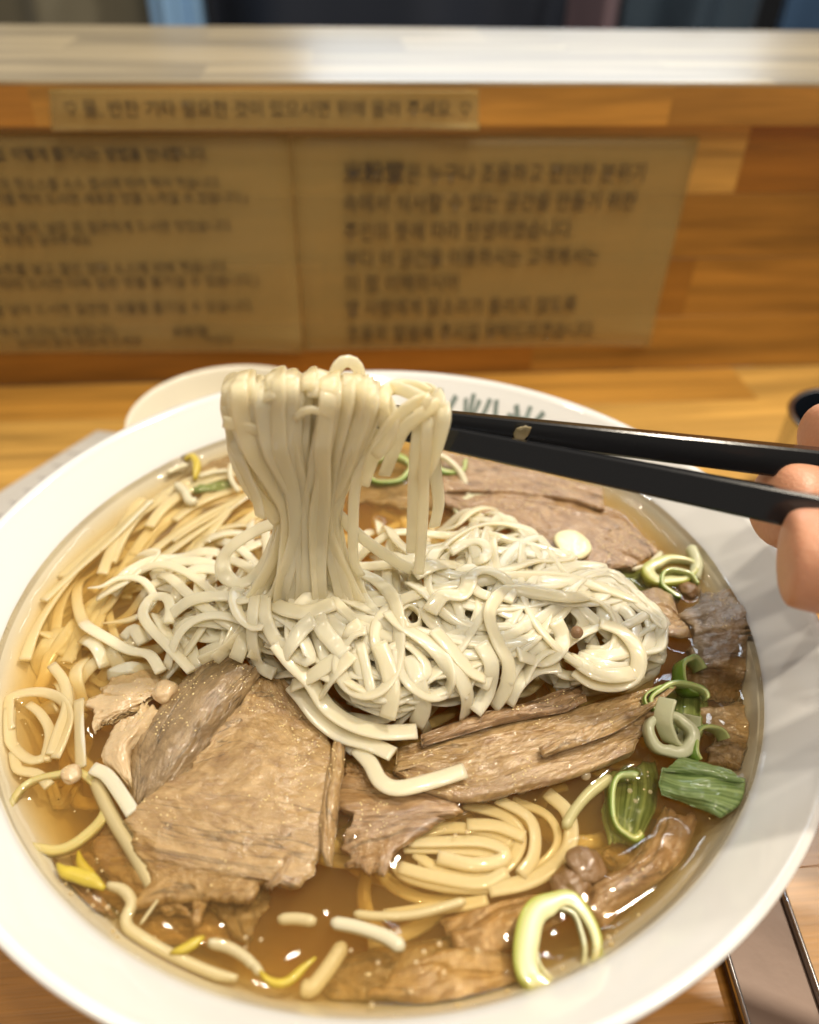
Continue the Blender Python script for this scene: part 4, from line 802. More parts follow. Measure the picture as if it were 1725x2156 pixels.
topn([(418, 622), (310, 700), (210, 752)], [.0095, .0090, .0080], 'short flat noodle laid crosswise at the front left of heap', .0040, .0014, 4, .15)
topn([(500, 1040), (440, 990), (380, 930), (320, 850)], [.002, .002, .002, .002], 'noodle tucked between the largest beef slice and the heap', .0040, .0015, 5)
topn([(690, 590), (700, 670), (750, 750), (830, 798), (900, 782), (925, 720), (890, 630), (810, 550), (700, 480), (640, 420)], [.010, .011, .011, .0105, .0105, .0115, .013, .015, .017, .018], 'noodle looped in a wide U at the front of the heap', .0036, .0016, 6, .5)
topn([(660, 560), (700, 640), (740, 700), (790, 715), (815, 670), (780, 610), (720, 560)], [.012, .0125, .0125, .0125, .013, .014, .0155], 'small inner noodle loop inside the wide U', .0030, .0014, 7, .7)
topn([(690, 420), (735, 392), (780, 430), (783, 485), (735, 500), (700, 470)], [.016, .0175, .0175, .0165, .0155, .0155], 'tight upright noodle curl in the middle of the heap', .0030, .0012, 8, 1.2)
topn([(1655, 318), (1500, 352), (1350, 340), (1200, 322), (1130, 360), (1100, 440), (1140, 560), (1185, 650), (1175, 760), (1120, 850)], [.004, .005, .008, .0105, .012, .0125, .0115, .0095, .007, .0045], 'long noodle arching over the right side of the heap', .0034, .0016, 9, .45)
topn([(1180, 372), (1200, 320), (1160, 262), (1085, 230), (1030, 245), (1015, 290), (1050, 330), (1100, 350)], [.010, .0115, .012, .0125, .0125, .012, .0115, .011], 'noodle ring loop near the back right of the heap', .0028, .0014, 10, .9)
topn([(830, 195), (860, 140), (900, 128), (912, 165), (880, 200)], [.013, .015, .0155, .0145, .0135], 'small noodle hook below the hanging right strands', .0030, .0013, 11, 1.0)
topn([(920, 150), (1000, 108), (1065, 105), (1092, 145), (1060, 185), (975, 192), (920, 230)], [.012, .0125, .0125, .0125, .012, .012, .0125], 'noodle bow loop at the back of the heap', .0030, .0013, 12, .8)
topn([(760, 250), (860, 205), (960, 215), (1008, 270), (975, 340), (890, 345), (830, 420)], [.016, .0175, .017, .016, .0155, .0165, .016], 'wide fold of noodle facing the camera in the heap', .0042, .0013, 13, .6)
topn([(545, 500), (480, 520), (432, 590), (425, 690), (480, 770), (560, 795), (635, 750), (682, 650), (692, 500), (672, 370), (600, 285), (500, 235)], [.017, .0155, .0135, .0125, .012, .012, .0125, .014, .0165, .0185, .020, .021], 'largest round noodle loop lying on the front of the heap', .0034, .0015, 14, .5)
topn([(520, 470), (480, 500), (470, 540)], [.017, .0165, .0155], 'stub of noodle at the top of the largest loop', .0036, .0013, 15, .2)
topn([(60, 250), (35, 400), (30, 560), (62, 662), (130, 700)], [.012, .010, .007, .006, .006], 'noodle falling at the left edge of the heap onto beef', .0032, .0014, 16, .4)
topn([(110, 260), (85, 400), (110, 500), (170, 600)], [.016, .014, .0115, .010], 'noodle dropping from lifted bundle at left front of the heap', .0034, .0014, 17, .4)
topn([(165, 625), (200, 570), (255, 495), (310, 450)], [.0105, .0115, .013, .014], 'flat noodle forming a V with the foreground noodle', .0042, .0014, 18, .2)
topn([(480, 300), (390, 315), (325, 380), (340, 480), (400, 560), (450, 610)], [.019, .018, .016, .0145, .013, .012], 'broad noodle bending down left of the largest loop', .0042, .0015, 19, .4)
topn([(330, 800), (350, 780), (400, 700), (480, 610)], [.008, .008, .010, .012], 'flat noodle slanting up behind the largest loop', .0040, .0014, 20, .2)
for i_, (l_, z_) in enumerate([([(600, 560), (640, 660), (660, 780), (640, 900)], (.0140, .0120, .0095, .0050)), ([(740, 620), (780, 740), (800, 850), (770, 930)], (.0135, .0115, .0085, .0045)), ([(850, 500), (930, 590), (1010, 680), (1080, 720)], (.0155, .0130, .0100, .0080)),
    ([(880, 580), (960, 700), (1000, 800), (990, 890)], (.0130, .0105, .0080, .0040)), ([(1060, 560), (1110, 660), (1090, 780), (1030, 870)], (.0125, .0105, .0080, .0040)), ([(1230, 610), (1330, 640), (1400, 610), (1430, 540), (1400, 460)], (.0100, .0090, .0088, .0095, .0100)),
    ([(1180, 830), (1230, 740), (1310, 680), (1420, 670)], (.0040, .0060, .0068, .0066)), ([(1480, 690), (1570, 745), (1680, 750), (1760, 700), (1770, 600), (1700, 510), (1600, 470)], (.0040, .0036, .0030, .0024, .0028, .0038, .0050)), ([(60, 330), (160, 400), (280, 420), (400, 380)], (.0120, .0135, .0150, .0165))]):
    topn(l_, z_, hlab(*np.mean(M(l_), axis=0)), .0040, .0015, 40 + i_, .35)['group'] = GH
# ring loop at the left of the lifted bundle
topn([(1600, 640), (1480, 690), (1350, 770), (1285, 850), (1290, 945), (1370, 1000), (1460, 955), (1530, 850), (1580, 740)], [.024, .021, .018, .015, .013, .0125, .014, .019, .024], 'translucent noodle ring left of the neck of the lifted bundle', .0044, .0015, 21, .5, Lc)
topn([(1320, 1060), (1400, 1090), (1470, 1050), (1540, 1020)], [.012, .014, .016, .018], 'flat noodle below the translucent ring', .0042, .0014, 22, .3, Lc)
topn(B2([(390, 590), (450, 620), (510, 700), (560, 780)]), .0012, 'cut noodle stub with ribbed end beside the beef fat', .0031, .0018, 23, .1, lambda l: l)

# lifted bundle -------------------------------------------------------------
GU = 'noodles lifted by the chopsticks'
def hang(pts, ys, label='flat rice noodle hanging in the bundle lifted by the chopsticks', w=.0040, t=.0012, seed=0, ra=.45, group=GU, taper=False):
    P = np.array([aty(x, y, yy) for (x, y), yy in zip(pts, np.broadcast_to(ys, len(pts)))]); P = catmull(P, .0012); n = len(P)
    roll = ra * 1.7 * vn(np.arange(n) * .022 + seed * 2.1, 0 * np.arange(n) + seed, 1)
    tp = None
    if taper: tp = np.clip((n - np.arange(n) + 2) / 8., .3, 1)
    V, Fc, uv = sweep(P, w * .76, t * .78, roll, up=(0, -1, .15), taper=tp); o = meshobj('noodle', V, Fc, M_NOODLEB, None, uv=uv); return tag(o, label, 'noodle', group)
def moundp(px, py, off): return ppath([(px, py)], off)[0]
nB = 68
for i in range(nB):
    fr_ = i % 3; u = ((i * 25) % nB + .5) / nB; L3 = NR.rand() ** .8
    xt = 486 + 312 * u + NR.normal(0, 3); yt = 799 - 7 * math.sin(3.14 * u) - 7 * math.sin(u * 23) + NR.normal(0, 5) + 100 * max(0, u - .82) + 26 * math.exp(-u / .035)
    un = np.clip(u + NR.normal(0, .10), 0, 1); xn = 594 + 108 * un; yn = 1085 + NR.normal(0, 12)
    bow = 24 * (1 - u) ** 1.5 + 8 + NR.normal(0, 4)
    yf = YB - .0048 - .0062 * L3; yk = YB + .0065 + .004 * L3; yn_f = YB - .0015 - .0055 * L3; yn_k = YB + .003 + .003 * L3
    def side(y0, yn0, sgn, foot):
        q = []
        for yy, fx, dy in ((yt + 12, 0, .72), (yt + 40, .03, 1), (880, .12, 1.05), (950, .40, 1.0), (1020, .74, .7)):
            x = xt + (xn - xt) * fx - bow * math.sin(math.pi * min(1, fx * 1.1 + .1)) * .6 * sgn
            q.append(aty(x, yy, YB + (y0 - YB) * dy if dy <= 1 else y0) if fx < .7 else aty(x, yy, y0 * .4 + yn0 * .6))
        q.append(aty(xn, yn, yn0))
        xf = 585 + 130 * np.clip(un + NR.normal(0, .12), -.1, 1.1)
        q.append(aty(xn * .4 + xf * .6, 1150, yn0 - .0005))
        if foot:
            sp = (xf - 650) * .9 + NR.normal(0, 22); q.append(aty(xf + sp * .2, 1215, yn0 - .003)); q.append(moundp(xf + sp * .55, 1280, .0068)); q.append(moundp(xf + sp * 1.0 + NR.normal(0, 12), 1335 + NR.uniform(-20, 30), .0058))
            if NR.rand() < .5: q.append(moundp(xf + sp * 1.6 + NR.normal(0, 20), 1390, .0045))
        else: q.append(aty(xf, 1215, yn0))
        return q
    topp = [aty(xt, yt, YB + .0005)]
    F_ = side(yf, yn_f, 1, fr_ != 2); K_ = side(yk, yn_k, 1, False)
    if fr_ == 2: P = F_[:2][::-1] + topp + K_
    else: P = F_[::-1] + topp + K_[:NR.randint(3, 6)]
    P = catmull(np.array(P), .0012); n = len(P); P = P + np.stack([.0007 * vn(np.arange(n) * .04 + i, 0 * np.arange(n) + i, 7), .0007 * vn(np.arange(n) * .05, 0 * np.arange(n) + i, 8), 0 * P[:, 2]], 1); roll = .8 * vn(np.arange(n) * .024 + i * 2.1, 0 * np.arange(n) + i, 1)
    V, Fc, uv = sweep(P, NR.uniform(.0028, .0040), .0008, roll, up=(0, -1, .15)) ; tag(meshobj('noodle', V, Fc, M_NOODLEB, None, uv=uv), 'flat rice noodle hanging in the bundle lifted by the chopsticks', 'noodle', GU)
# distinct ones
hang([(470, 888), (500, 896), (545, 910), (580, 940)], [.1390, .1388, .1395, .142], 'short noodle end poking out at the left of the lifted bundle', seed=60, ra=.1, group=None)
hang([(480, 850), (492, 930), (518, 1000), (540, 1050), (548, 1088)], [.1500, .1420, .1410, .1410, .1405], 'leftmost hanging noodle, ending in a ragged tip above the pile', w=.0046, seed=61, ra=.5, group=None)
hang([(482, 800), (478, 850), (492, 905), (500, 960), (530, 1030), (590, 1100)], [.152, .1430, .1425, .142, .142, .144], 'noodle edging the left side of the lifted bundle', w=.0050, seed=62, ra=.3, group=None)
hang([(708, 812), (706, 785), (722, 762), (745, 764), (757, 786), (752, 812)], [.149, .149, .1495, .150, .1505, .1505], 'small noodle loop sticking up from the top of the bundle', w=.0036, seed=63, ra=.25, group=None)
hang([(620, 880), (650, 862), (690, 872), (700, 880)], [.1390, .1385, .1385, .139], 'thin bent noodle sliver on the front of the lifted bundle', w=.0022, seed=64, ra=.2, group=None)
GR = 'noodles hung over the chopsticks right of the bundle'; LR = 'noodle draped over the chopsticks at the right of lifted bundle'
rb = [([(812, 900), (806, 850), (815, 822), (840, 812), (880, 816), (905, 830)], [.1415, .1420, .146, .150, .150, .148]), ([(905, 838), (870, 850), (835, 880), (800, 930), (775, 990), (765, 1020)], [.1420, .1405, .140, .140, .141, .142]),
      ([(925, 850), (890, 870), (850, 905), (825, 960), (810, 1000)], [.1425, .140, .1395, .140, .141]), ([(918, 825), (926, 850), (915, 900), (900, 960), (890, 1010)], [.146, .1425, .1410, .141, .142]),
      ([(860, 822), (900, 818), (922, 835), (918, 870), (900, 905)], [.153, .151, .146, .142, .1405]), ([(790, 860), (800, 830), (830, 818), (870, 830), (905, 850)], [.157, .154, .1475, .1425, .1405]), ([(815, 840), (830, 880), (815, 930), (790, 960)], [.146, .1405, .1395, .140])]
for i, (p, y_) in enumerate(rb): hang(p, y_, LR, w=.0040, seed=70 + i, ra=.35, group=GR)
hang([(880, 830), (885, 880), (876, 960), (872, 1050), (868, 1163)], [.147, .1420, .1415, .1415, .1415], 'broad hanging strand cut off square above the heap, right of bundle', w=.0040, t=.0010, seed=80, ra=.3, group=None)
hang([(905, 840), (900, 900), (893, 1000), (890, 1100), (882, 1208)], [.146, .1400, .1395, .1395, .1395], 'longest hanging strand at the right, square end touching the heap', w=.0034, t=.0010, seed=81, ra=.3, group=None)
hang([(918, 850), (912, 930), (918, 1000), (924, 1060), (915, 1108)], [.152, .1480, .1470, .1470, .147], 'rightmost bluish strand hanging behind the others', w=.0042, seed=82, ra=.5, group=None)
hang([(932, 850), (935, 880), (922, 930), (905, 980), (885, 1010)], [.1430, .1400, .1400, .141, .142], 'broken noodle flap at the chopstick end of the bundle', w=.0042, seed=83, ra=.25, group=None)
hang([(790, 900), (765, 960), (748, 1030), (744, 1100), (745, 1180), (760, 1212)], [.1440, .1415, .1415, .1415, .142, .142], 'single thin strand hanging right of the bundle neck', w=.0034, seed=84, ra=.2, group=None)
hang([(690, 1060), (760, 1130), (830, 1180), (870, 1200)], [.146, .146, .147, .147], 'noodle sloping right from the neck of the bundle', w=.0044, seed=86, ra=.3, group=None)

# vegetables ------------------------------------------------------------------
def rod(pts, zs, w, label, mat=None, conv=B2, name='bean_sprout', cat='bean sprout', taper=None, seed=0, parent=None, tail=False, t=None):
    q = conv(pts); P = np.array([at(x, y, SOUP_Z + z) for (x, y), z in zip(q, np.broadcast_to(zs, len(q)))]); P = catmull(P, .0010); P = clampbowl(P, w * .5 + .0003); n = len(P)
    ww = w * .74 * (1 + .10 * vn(np.arange(n) * .12, 0 * np.arange(n) + seed, 1))
    tp = np.interp(np.linspace(0, 1, n), *taper) if taper else np.clip(np.minimum(np.arange(n) + 1.2, n - np.arange(n) + .2) / 2.2, .5, 1)
    V, Fc, uv = sweep(P, ww, ww if t is None else t, 0, ns=12, sq=1.0, taper=tp); o = meshobj(name, V, Fc, mat or M_SPROUT, parent, uv=uv)
    if parent is None: tag(o, label, cat)
    return o
def sprout(stem, sz, w, heads, label, conv=B2, seed=0):
    e = tag(empty('bean_sprout', tuple(at(*conv(stem)[0], SOUP_Z))), label, 'bean sprout'); inv = Matrix.Translation(-e.location)
    o = rod(stem, sz, w, None, conv=conv, parent=e, name='stem', seed=seed, taper=([0, .1, .9, 1], [.7, 1, .9, .5])); o.data.transform(inv)
    for h, hz, hw in heads:
        o = rod(h, hz, hw, None, M_YELLOW, conv=conv, parent=e, name='seed_leaf', taper=([0, .3, .7, 1], [.25, .9, 1, .3]), t=hw * .6); o.data.transform(inv)
sprout([(455, 1085), (520, 1105), (555, 1160), (530, 1230), (570, 1310), (660, 1390), (790, 1440), (1000, 1475)], -.0013, .0032, [([(215, 1015), (300, 1035), (380, 1060), (440, 1098)], .0004, .0042), ([(330, 940), (340, 990), (380, 1040), (420, 1070)], -.001, .0030)], 'bean sprout with bright yellow head curving along the lower left wall')
sprout([(880, 1325), (960, 1345), (1030, 1385), (1075, 1430)], -.001, .0030, [([(715, 1370), (780, 1350), (860, 1300)], 0, .0028)], 'short bean sprout with yellow tip in the front broth')
sprout([(1060, 1400), (1085, 1440), (1110, 1460)], -.001, .0026, [([(1080, 1430), (1140, 1490), (1210, 1490), (1280, 1430), (1330, 1388)], -.0005, .0024)], 'yellow hooked sprout leaf at the very front of the broth')
rod([(400, 640), (470, 790), (560, 940), (655, 1110)], -.0018, .0042, 'long straight sprout stem slanting over the left broth')
rod([(570, 830), (700, 900), (800, 970), (720, 1070), (590, 1250)], -.0006, .0010, 'hair thin bent root thread beside the largest beef slice', name='root_thread', cat='root')
rod([(1395, 1240), (1500, 1260), (1620, 1300), (1700, 1350)], -.0006, .0038, 'plump white sprout stem piece in the front middle broth', seed=3)
rod([(1170, 1228), (1250, 1225), (1332, 1238)], -.0022, .0034, 'sunken sprout stub left of the plump white one', seed=4)
rod([(1490, 1205), (1600, 1215), (1760, 1205), (1960, 1150)], -.0022, .0026, 'thin pale stem lying sunken below the noodle nest', seed=5)
rod([(1450, 1330), (1370, 1450), (1250, 1590)], -.0040, .0046, 'broad sunken stem pointing to the front rim', seed=6)
rod([(40, 1250), (90, 1265)], -.001, .003, 'stem stub right of the plump white one', conv=R_, seed=7)
rod([(720, 790), (760, 720), (820, 650), (900, 590)], -.0022, .0036, 'pale green stem slanting under the ridged beef', M_SCALW, conv=R_, seed=8, name='leek_strip', cat='leek')
rod([(90, 408), (160, 440), (220, 505), (252, 605)], [.008, .006, .003, .000], .0030, 'white curved sprout stem right of the lifted bundle', conv=C4, seed=9)
rod([(1225, 800), (1215, 870), (1195, 950)], [.002, .001, -.001], .0052, 'glassy white leek rod leaning on the back right wall', M_SCALW, conv=C4, seed=10, name='leek_strip', cat='leek')
rod([(985, 900), (1060, 830), (1030, 870), (940, 905)], .0012, .0016, 'thin pale shred beside the broad wet beef slice', conv=C4, seed=11)
rod([(1140, 385), (1220, 362), (1310, 350)], .001, .0022, 'thin white sprout stem at the back left', conv=Lc, seed=12)
rod([(1010, 430), (1060, 470), (1090, 530), (1130, 520)], .0006, .0040, 'thick bent sprout stem at the back left', conv=Lc, seed=13)
rod([(1330, 310), (1325, 390), (1370, 470)], .001, .0026, 'curved sprout stem behind the lifted bundle', conv=Lc, seed=14)
rod([(960, 365), (1010, 340), (1080, 315)], .0016, .0022, 'tiny shiny stem touching the rear left wall', conv=Lc, seed=15)
rod([(1060, 290), (1100, 270), (1130, 310), (1120, 400)], [.002, .003, .003, .001], .0036, 'yellow sprout head at the back left wall', M_YELLOW, conv=Lc, name='sprout_head', taper=([0, .3, .7, 1], [.4, 1, 1, .5]))
rod([(600, 1500 - 0), (680, 1500)], -.003, .003, 'tiny pale crumb of stem near the front wall', conv=R_, seed=16) if False else None
rod([(620, 620 + 280), (700, 905)], -.0030, .003, 'short sunken stem near the nest', conv=R_, seed=17) if False else None

def ring(px, py, z, rx, ry, wall, h, mat, label, tilt=(0, 0, 0), name='leek_ring', cat='leek', arc=(0, 2 * math.pi), egg=.08, seed=0):
    c = at(px, py, SOUP_Z + z); n = 72; full = abs(arc[1] - arc[0] - 2 * math.pi) < 1e-3; V = []; Fc = []; uv = []
    sec = [(0, -1), (0, 1), (.15, 1.15), (.5, 1.2), (.85, 1.15), (1, 1), (1, -1), (.85, -1.15), (.5, -1.2), (.15, -1.15)]; ns = len(sec); m = n if full else n + 1
    for i in range(m):
        a = arc[0] + (arc[1] - arc[0]) * i / n; k = 1 + egg * math.sin(2 * a + seed) + .03 * math.sin(5 * a + seed)
        for s, b_ in sec:
            wl = (wall * (1 - .45 * math.cos(a)) if mat is M_RING else wall * .75 * (1 + .25 * math.sin(a + seed))); rr = k - 0; V.append(((rx * rr - wl * (1 - s)) * math.cos(a), (ry * rr - wl * (1 - s)) * math.sin(a), b_ * h / 2)); uv.append((a * .01, s))
    for i in range(n):
        j = (i + 1) % m
        for k in range(ns): Fc.append((i * ns + k, j * ns + k, j * ns + (k + 1) % ns, i * ns + (k + 1) % ns))
    if not full: Fc += [tuple(range(ns)), tuple(n * ns + k for k in range(ns))[::-1]]
    o = meshobj(name, V, Fc, mat, None, uv=uv); o.location = c; o.rotation_euler = tilt; return tag(o, label, cat)
ring(1172, 1990, .0002, .0080, .0110, .0034, .0020, M_RING, 'large pale green leek ring floating at the front right', (.12, .1, -.25), seed=1)
ring(1180, 1992, -.0004, .0048, .0078, .0010, .0018, M_SCALW, 'thin pale inner layer inside the large leek ring', (.12, .1, -.25), seed=21)
ring(122, 1708, -.0014, .0105, .0108, .0024, .0016, M_RINGP, 'thin yellow translucent onion ring at the left of the bowl', (.05, .05, .2), name='onion_ring', cat='onion', seed=2)
ring(1412, 1548, .0040, .0058, .0056, .0030, .0050, M_SCALW, 'thick white leek ring beside the green leaf', (.5, -.25, .3), seed=3)
ring(1428, 1510, .0068, .0064, .0062, .0011, .0042, M_SCALW, 'thin white leek band curled over the thick white ring', (.9, .5, .4), arc=(2.4, 6.4), seed=4)
ring(1495, 1578, .0022, .0066, .0052, .0012, .0034, M_RINGG, 'dark green leek band right of the white rings', (.5, .2, .5), arc=(.2, 3.4), seed=5)
ring(1428, 1478, .0024, .0080, .0050, .0014, .0030, M_RINGG, 'pale green leek band above the white rings', (.3, 0, .1), arc=(0, 3.6), seed=6)
ring(1455, 1425, .0015, .0042, .0060, .0018, .0040, M_RINGG, 'curled green leek tip below the dark right beef', (.3, .4, 0), arc=(.5, 5.2), seed=7)
ring(1325, 1700, -.0022, .0048, .0088, .0022, .0040, M_RINGG, 'half sunken leek ring below the ridged beef tip', (.2, .1, -.15), arc=(1.2, 5.4), seed=8)
ring(1390, 1470, .0035, .0050, .0030, .0011, .0016, M_RINGG, 'small green leek hook at the tip of the beef shred', (.3, 0, .6), arc=(0, 3.0), seed=9)
ring(1430, 1232, .0005, .0062, .0050, .0016, .0030, M_RINGG, 'green leek curl near the dark right slice, top', (.3, 0, 0), arc=(0, 4.6), seed=10)
ring(940, 970, .0040, .0080, .0060, .0024, .0040, M_RINGG, 'green leek curl behind the hanging strands, under the chopsticks', (.4, .3, 0), arc=(2.8, 6.6), seed=11)
ring(1005, 1070, -.0002, .0085, .0055, .0016, .0020, M_SCALW, 'pale leek ring beneath the noodles behind the strands', (.1, 0, 0), seed=12)
ring(820, 990, .0005, .0080, .0070, .0022, .0030, M_RINGG, 'pale green leek ring behind the bundle', (.3, 0, 0), seed=13)
ring(1410, 1205, .0003, .0085, .0060, .0026, .0030, M_RING, 'pale wide leek slice at the foot of the glassy rod', (.1, 0, .3), seed=14)
beef(R_([(1110, 545), (1100, 600), (1110, 650)]), R_([(1440, 590), (1420, 690), (1345, 745)]), 'flat green leek leaf against the right wall, below white rings', zc=.0022, th=.0016, mat=M_LEAF, fib='u', seed=22, nu=50, nv=40, rag=1.0, bump=.00012, arch=.0030, name='leek_leaf', cat='leek')
beef(R_([(1180, 500), (1120, 560)]), R_([(1380, 560), (1430, 610)]), 'second green leek leaf edge peeking above the flat leaf', zc=.0040, th=.0012, mat=M_LEAF, fib='u', seed=23, nu=40, nv=16, rag=1.0, bump=.0001, arch=.0014, name='leek_leaf', cat='leek')
beef(C4([(640, 910), (700, 900)]), C4([(960, 960), (980, 900)]), 'dull green leek strip sunk right of the noodles, back', zc=-.0022, th=.0014, mat=M_LEAF, fib='u', seed=24, nu=40, nv=16, rag=1.5, bump=.0001, name='leek_leaf', cat='leek')
beef(Lc([(1090, 420), (1120, 470)]), Lc([(1320, 390), (1330, 450)]), 'olive green leek leaf sunk at the back left', zc=-.0012, th=.0014, mat=M_LEAF, fib='u', seed=25, nu=40, nv=16, rag=2, bump=.0001, name='leek_leaf', cat='leek')
def disc(px, py, z, r, h, mat, name, label, cat, tilt=(0, 0, 0), seed=0, bite=0):
    bm = bmesh.new(); n = 48; rings_ = []
    for zz, f in ((-h / 2, 0), (-h / 2, .9), (0, 1), (h / 2, .92), (h / 2, .6), (h / 2, 0)):
        rings_.append([bm.verts.new((r * f * (1 + .06 * math.sin(3 * a + seed) - bite * math.exp(-((a - 3.6) / .5) ** 2)) * math.cos(a), r * f * (1 - bite * math.exp(-((a - 3.6) / .5) ** 2)) * math.sin(a), zz + .0003 * mnoise.noise(Vector((math.cos(a) * f * 3, math.sin(a) * f * 3, seed))))) for a in [2 * math.pi * k / n for k in range(n)]] if f else [bm.verts.new((0, 0, zz))])
    for a, b_ in zip(rings_[:-1], rings_[1:]):
        for k in range(n):
            k2 = (k + 1) % n
            if len(a) == 1: bm.faces.new((a[0], b_[k2], b_[k]))
            elif len(b_) == 1: bm.faces.new((a[k], a[k2], b_[0]))
            else: bm.faces.new((a[k], a[k2], b_[k2], b_[k]))
    bmesh.ops.recalc_face_normals(bm, faces=bm.faces)
    o = frombm(name, bm, mat, None, True); o.location = at(px, py, SOUP_Z + z); o.rotation_euler = tilt; return tag(o, label, cat)
disc(1203, 1148, .0044, .0060, .0016, M_GARLIC, 'garlic_slice', 'round pale yellow garlic slice on the broad wet beef', 'garlic', (.15, .05, 0), 2, .25)
nub(1215, 1331, .0016, SOUP_Z + .0150, 9, 'single brown peppercorn sitting on the right noodles', M_PEPPER, 'peppercorn', 'peppercorn', 1, 3, .08)
nub(1102, 2043, .0001, SOUP_Z, 10, 'x', M_PEPPER) if False else None

# bubbles floating on the broth --------------------------------------------------
bm = bmesh.new(); bmesh.ops.create_icosphere(bm, subdivisions=3, radius=1); bme = bpy.data.meshes.new('bubble'); bm.to_mesh(bme); bm.free(); bme.materials.append(M_BUB); bme.polygons.foreach_set('use_smooth', [True] * len(bme.polygons))
def bubble(px, py, r, label, group=None):
    o = bpy.data.objects.new('bubble', bme); COL.objects.link(o); o.location = at(px, py, SOUP_Z + r * .2); o.scale = (r, r, r * .8); return tag(o, label, 'bubble', group)
bubble(1233, 1632, .0013, 'largest dark bubble just below the ridged beef slice')
cl = [((150, 1875), 8, 26), ((215, 1912), 6, 24), ((262, 1962), 5, 16), ((1030, 1990), 12, 50), ((1080, 2070), 12, 40), ((1285, 1975), 8, 30), ((1180, 2040), 7, 40), ((1330, 1660), 8, 26), ((930, 2110), 9, 60), ((870, 2040), 7, 50), ((960, 1760), 6, 40), ((1430, 1620), 6, 40), ((1350, 1640), 3, 20), ((760, 2010), 5, 40), ((1000, 1480), 5, 18), ((540, 1990), 6, 30)]
for (x, y), c_, s_ in cl:
    for k in range(int(c_ * .5)): bubble(x + NR.normal(0, s_), y + NR.normal(0, s_ * .4), NR.uniform(.00025, .00065), 'tiny clear bubble floating on the broth', 'tiny bubbles on the broth')

# broth: a closed body whose surface climbs a little wherever it meets the wall or the food
dg = bpy.context.evaluated_depsgraph_get(); dg.update(); GN = 290; GQ = .212 / GN; msk = np.zeros((GN, GN))
for i in range(GN):
    for j in range(GN):
        x = BC[0] - .106 + (i + .5) * GQ; y = BC[1] - .106 + (j + .5) * GQ
        if (x - BC[0]) ** 2 + (y - BC[1]) ** 2 > .101 ** 2: continue
        ok_, loc, nor, idx, ob, mt = SC.ray_cast(dg, Vector((x, y, SOUP_Z + .0045)), Vector((0, 0, -1)), distance=.0052)
        if ok_: msk[i, j] = 1
def blur(a, s_):
    k_ = np.exp(-np.arange(-3 * s_, 3 * s_ + 1) ** 2 / (2. * s_ * s_)); k_ /= k_.sum()
    a = np.apply_along_axis(lambda v: np.convolve(v, k_, 'same'), 0, a); return np.apply_along_axis(lambda v: np.convolve(v, k_, 'same'), 1, a)
men = .0010 * blur(msk, 2) + .0006 * blur(msk, 5)
def menz(x, y):
    u = np.clip((x + .106) / GQ - .5, 0, GN - 1.001); v = np.clip((y + .106) / GQ - .5, 0, GN - 1.001); a, b_ = u.astype(int), v.astype(int); fu, fv = u - a, v - b_
    return (men[a, b_] * (1 - fu) + men[a + 1, b_] * fu) * (1 - fv) + (men[a, b_ + 1] * (1 - fu) + men[a + 1, b_ + 1] * fu) * fv
nb = 420; radii = [.00001] + list(np.linspace(.003, .096, 110)) + list(np.linspace(.0966, .1016, 12))
bot = [(.1005, .0640), (.0945, .055), (.0855, .040), (.0745, .026), (.0625, .0155), (.0485, .0095), (.0303, .0080), (.00001, .0075)]
angs = np.linspace(0, 2 * math.pi, nb, endpoint=False); VV = []
for r in radii:
    x = r * np.cos(angs); y = r * np.sin(angs); z = SOUP_Z - .0005 + menz(x, y) + (.0022 * math.exp(-(.1010 - r) / .0015) if r > .08 else 0); VV += list(zip(x, y, z))
for r, z in bot: VV += [(r * math.cos(a), r * math.sin(a), z) for a in angs]
m_ = len(radii) + len(bot); FF = [(i * nb + q, (i + 1) * nb + q, (i + 1) * nb + (q + 1) % nb, i * nb + (q + 1) % nb) for i in range(m_ - 1) for q in range(nb)]
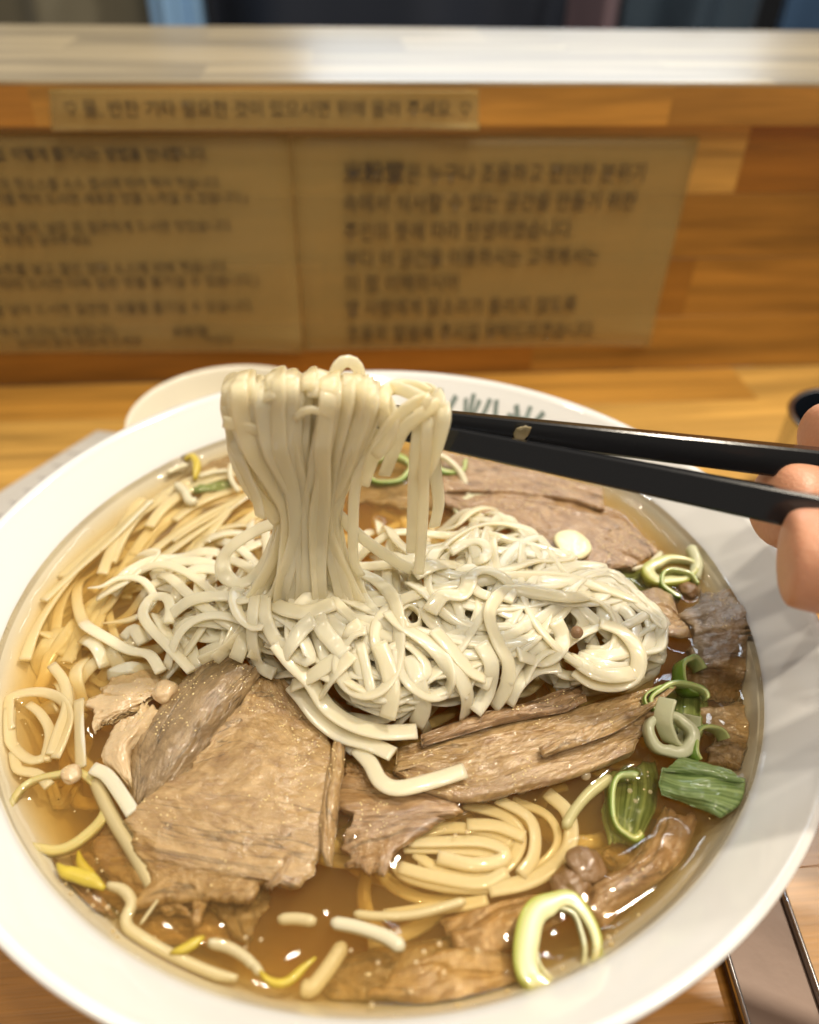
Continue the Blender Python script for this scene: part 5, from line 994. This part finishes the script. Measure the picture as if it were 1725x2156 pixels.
broth = meshobj('broth', VV, FF, M_BROTH); broth.location = (BC[0], BC[1], 0); tag(broth, 'clear golden brown beef broth filling the large white bowl', 'broth')
# golden beads standing in for glints of light on the wet beef and broth -----------------
dg = bpy.context.evaluated_depsgraph_get(); dg.update(); bm = bmesh.new(); cnt = 0; br = np.random.RandomState(3)
ico = bmesh.new(); bmesh.ops.create_icosphere(ico, subdivisions=1, radius=1); iv = [v.co.copy() for v in ico.verts]; itf = [[v.index for v in f.verts] for f in ico.faces]; ico.free()
VV, FF = [], []
for k in range(11000):
    a = br.uniform(0, 2 * math.pi); r = .099 * math.sqrt(br.rand()); x, y = BC[0] + r * math.cos(a), BC[1] + r * math.sin(a)
    if fbm(x * 90, y * 90, 4, 3) < .08: continue
    hit, loc, nor, idx, ob, mt = SC.ray_cast(dg, Vector((x, y, .105)), Vector((0, 0, -1)))
    if not hit or ob is None: continue
    c = ob.get('category')
    if c not in ('beef', 'broth') or (c == 'broth' and br.rand() > .05) or (c == 'beef' and loc.z < SOUP_Z): continue
    rr = br.uniform(.00012, .00033); b0 = len(VV); sh = .4
    VV += [(loc.x + p.x * rr, loc.y + p.y * rr, loc.z + p.z * rr * sh + .00004) for p in iv]; FF += [tuple(b0 + q for q in f) for f in itf]; cnt += 1
mb, ntb, bb, Lb = newmat('glint_bead'); bb.inputs['Base Color'].default_value = (.95, .76, .40, 1); bb.inputs['Roughness'].default_value = .12; bb.inputs['Coat Weight'].default_value = 1; bb.inputs['Coat Roughness'].default_value = .03
o_ = ntb.nodes['Material Output']; tpb = nd(ntb, 'ShaderNodeBsdfTransparent'); tpb.inputs[0].default_value = (1, .95, .85, 1); mxb = nd(ntb, 'ShaderNodeMixShader'); mxb.inputs[0].default_value = .25
Lb.new(bb.outputs[0], mxb.inputs[1]); Lb.new(tpb.outputs[0], mxb.inputs[2]); Lb.new(mxb.outputs[0], o_.inputs[0])
tag(meshobj('glint_beads', VV, FF, mb), 'fine golden beads standing in for glints of light over the beef and broth', 'fat beads', None, 'stuff'); print('beads', cnt)
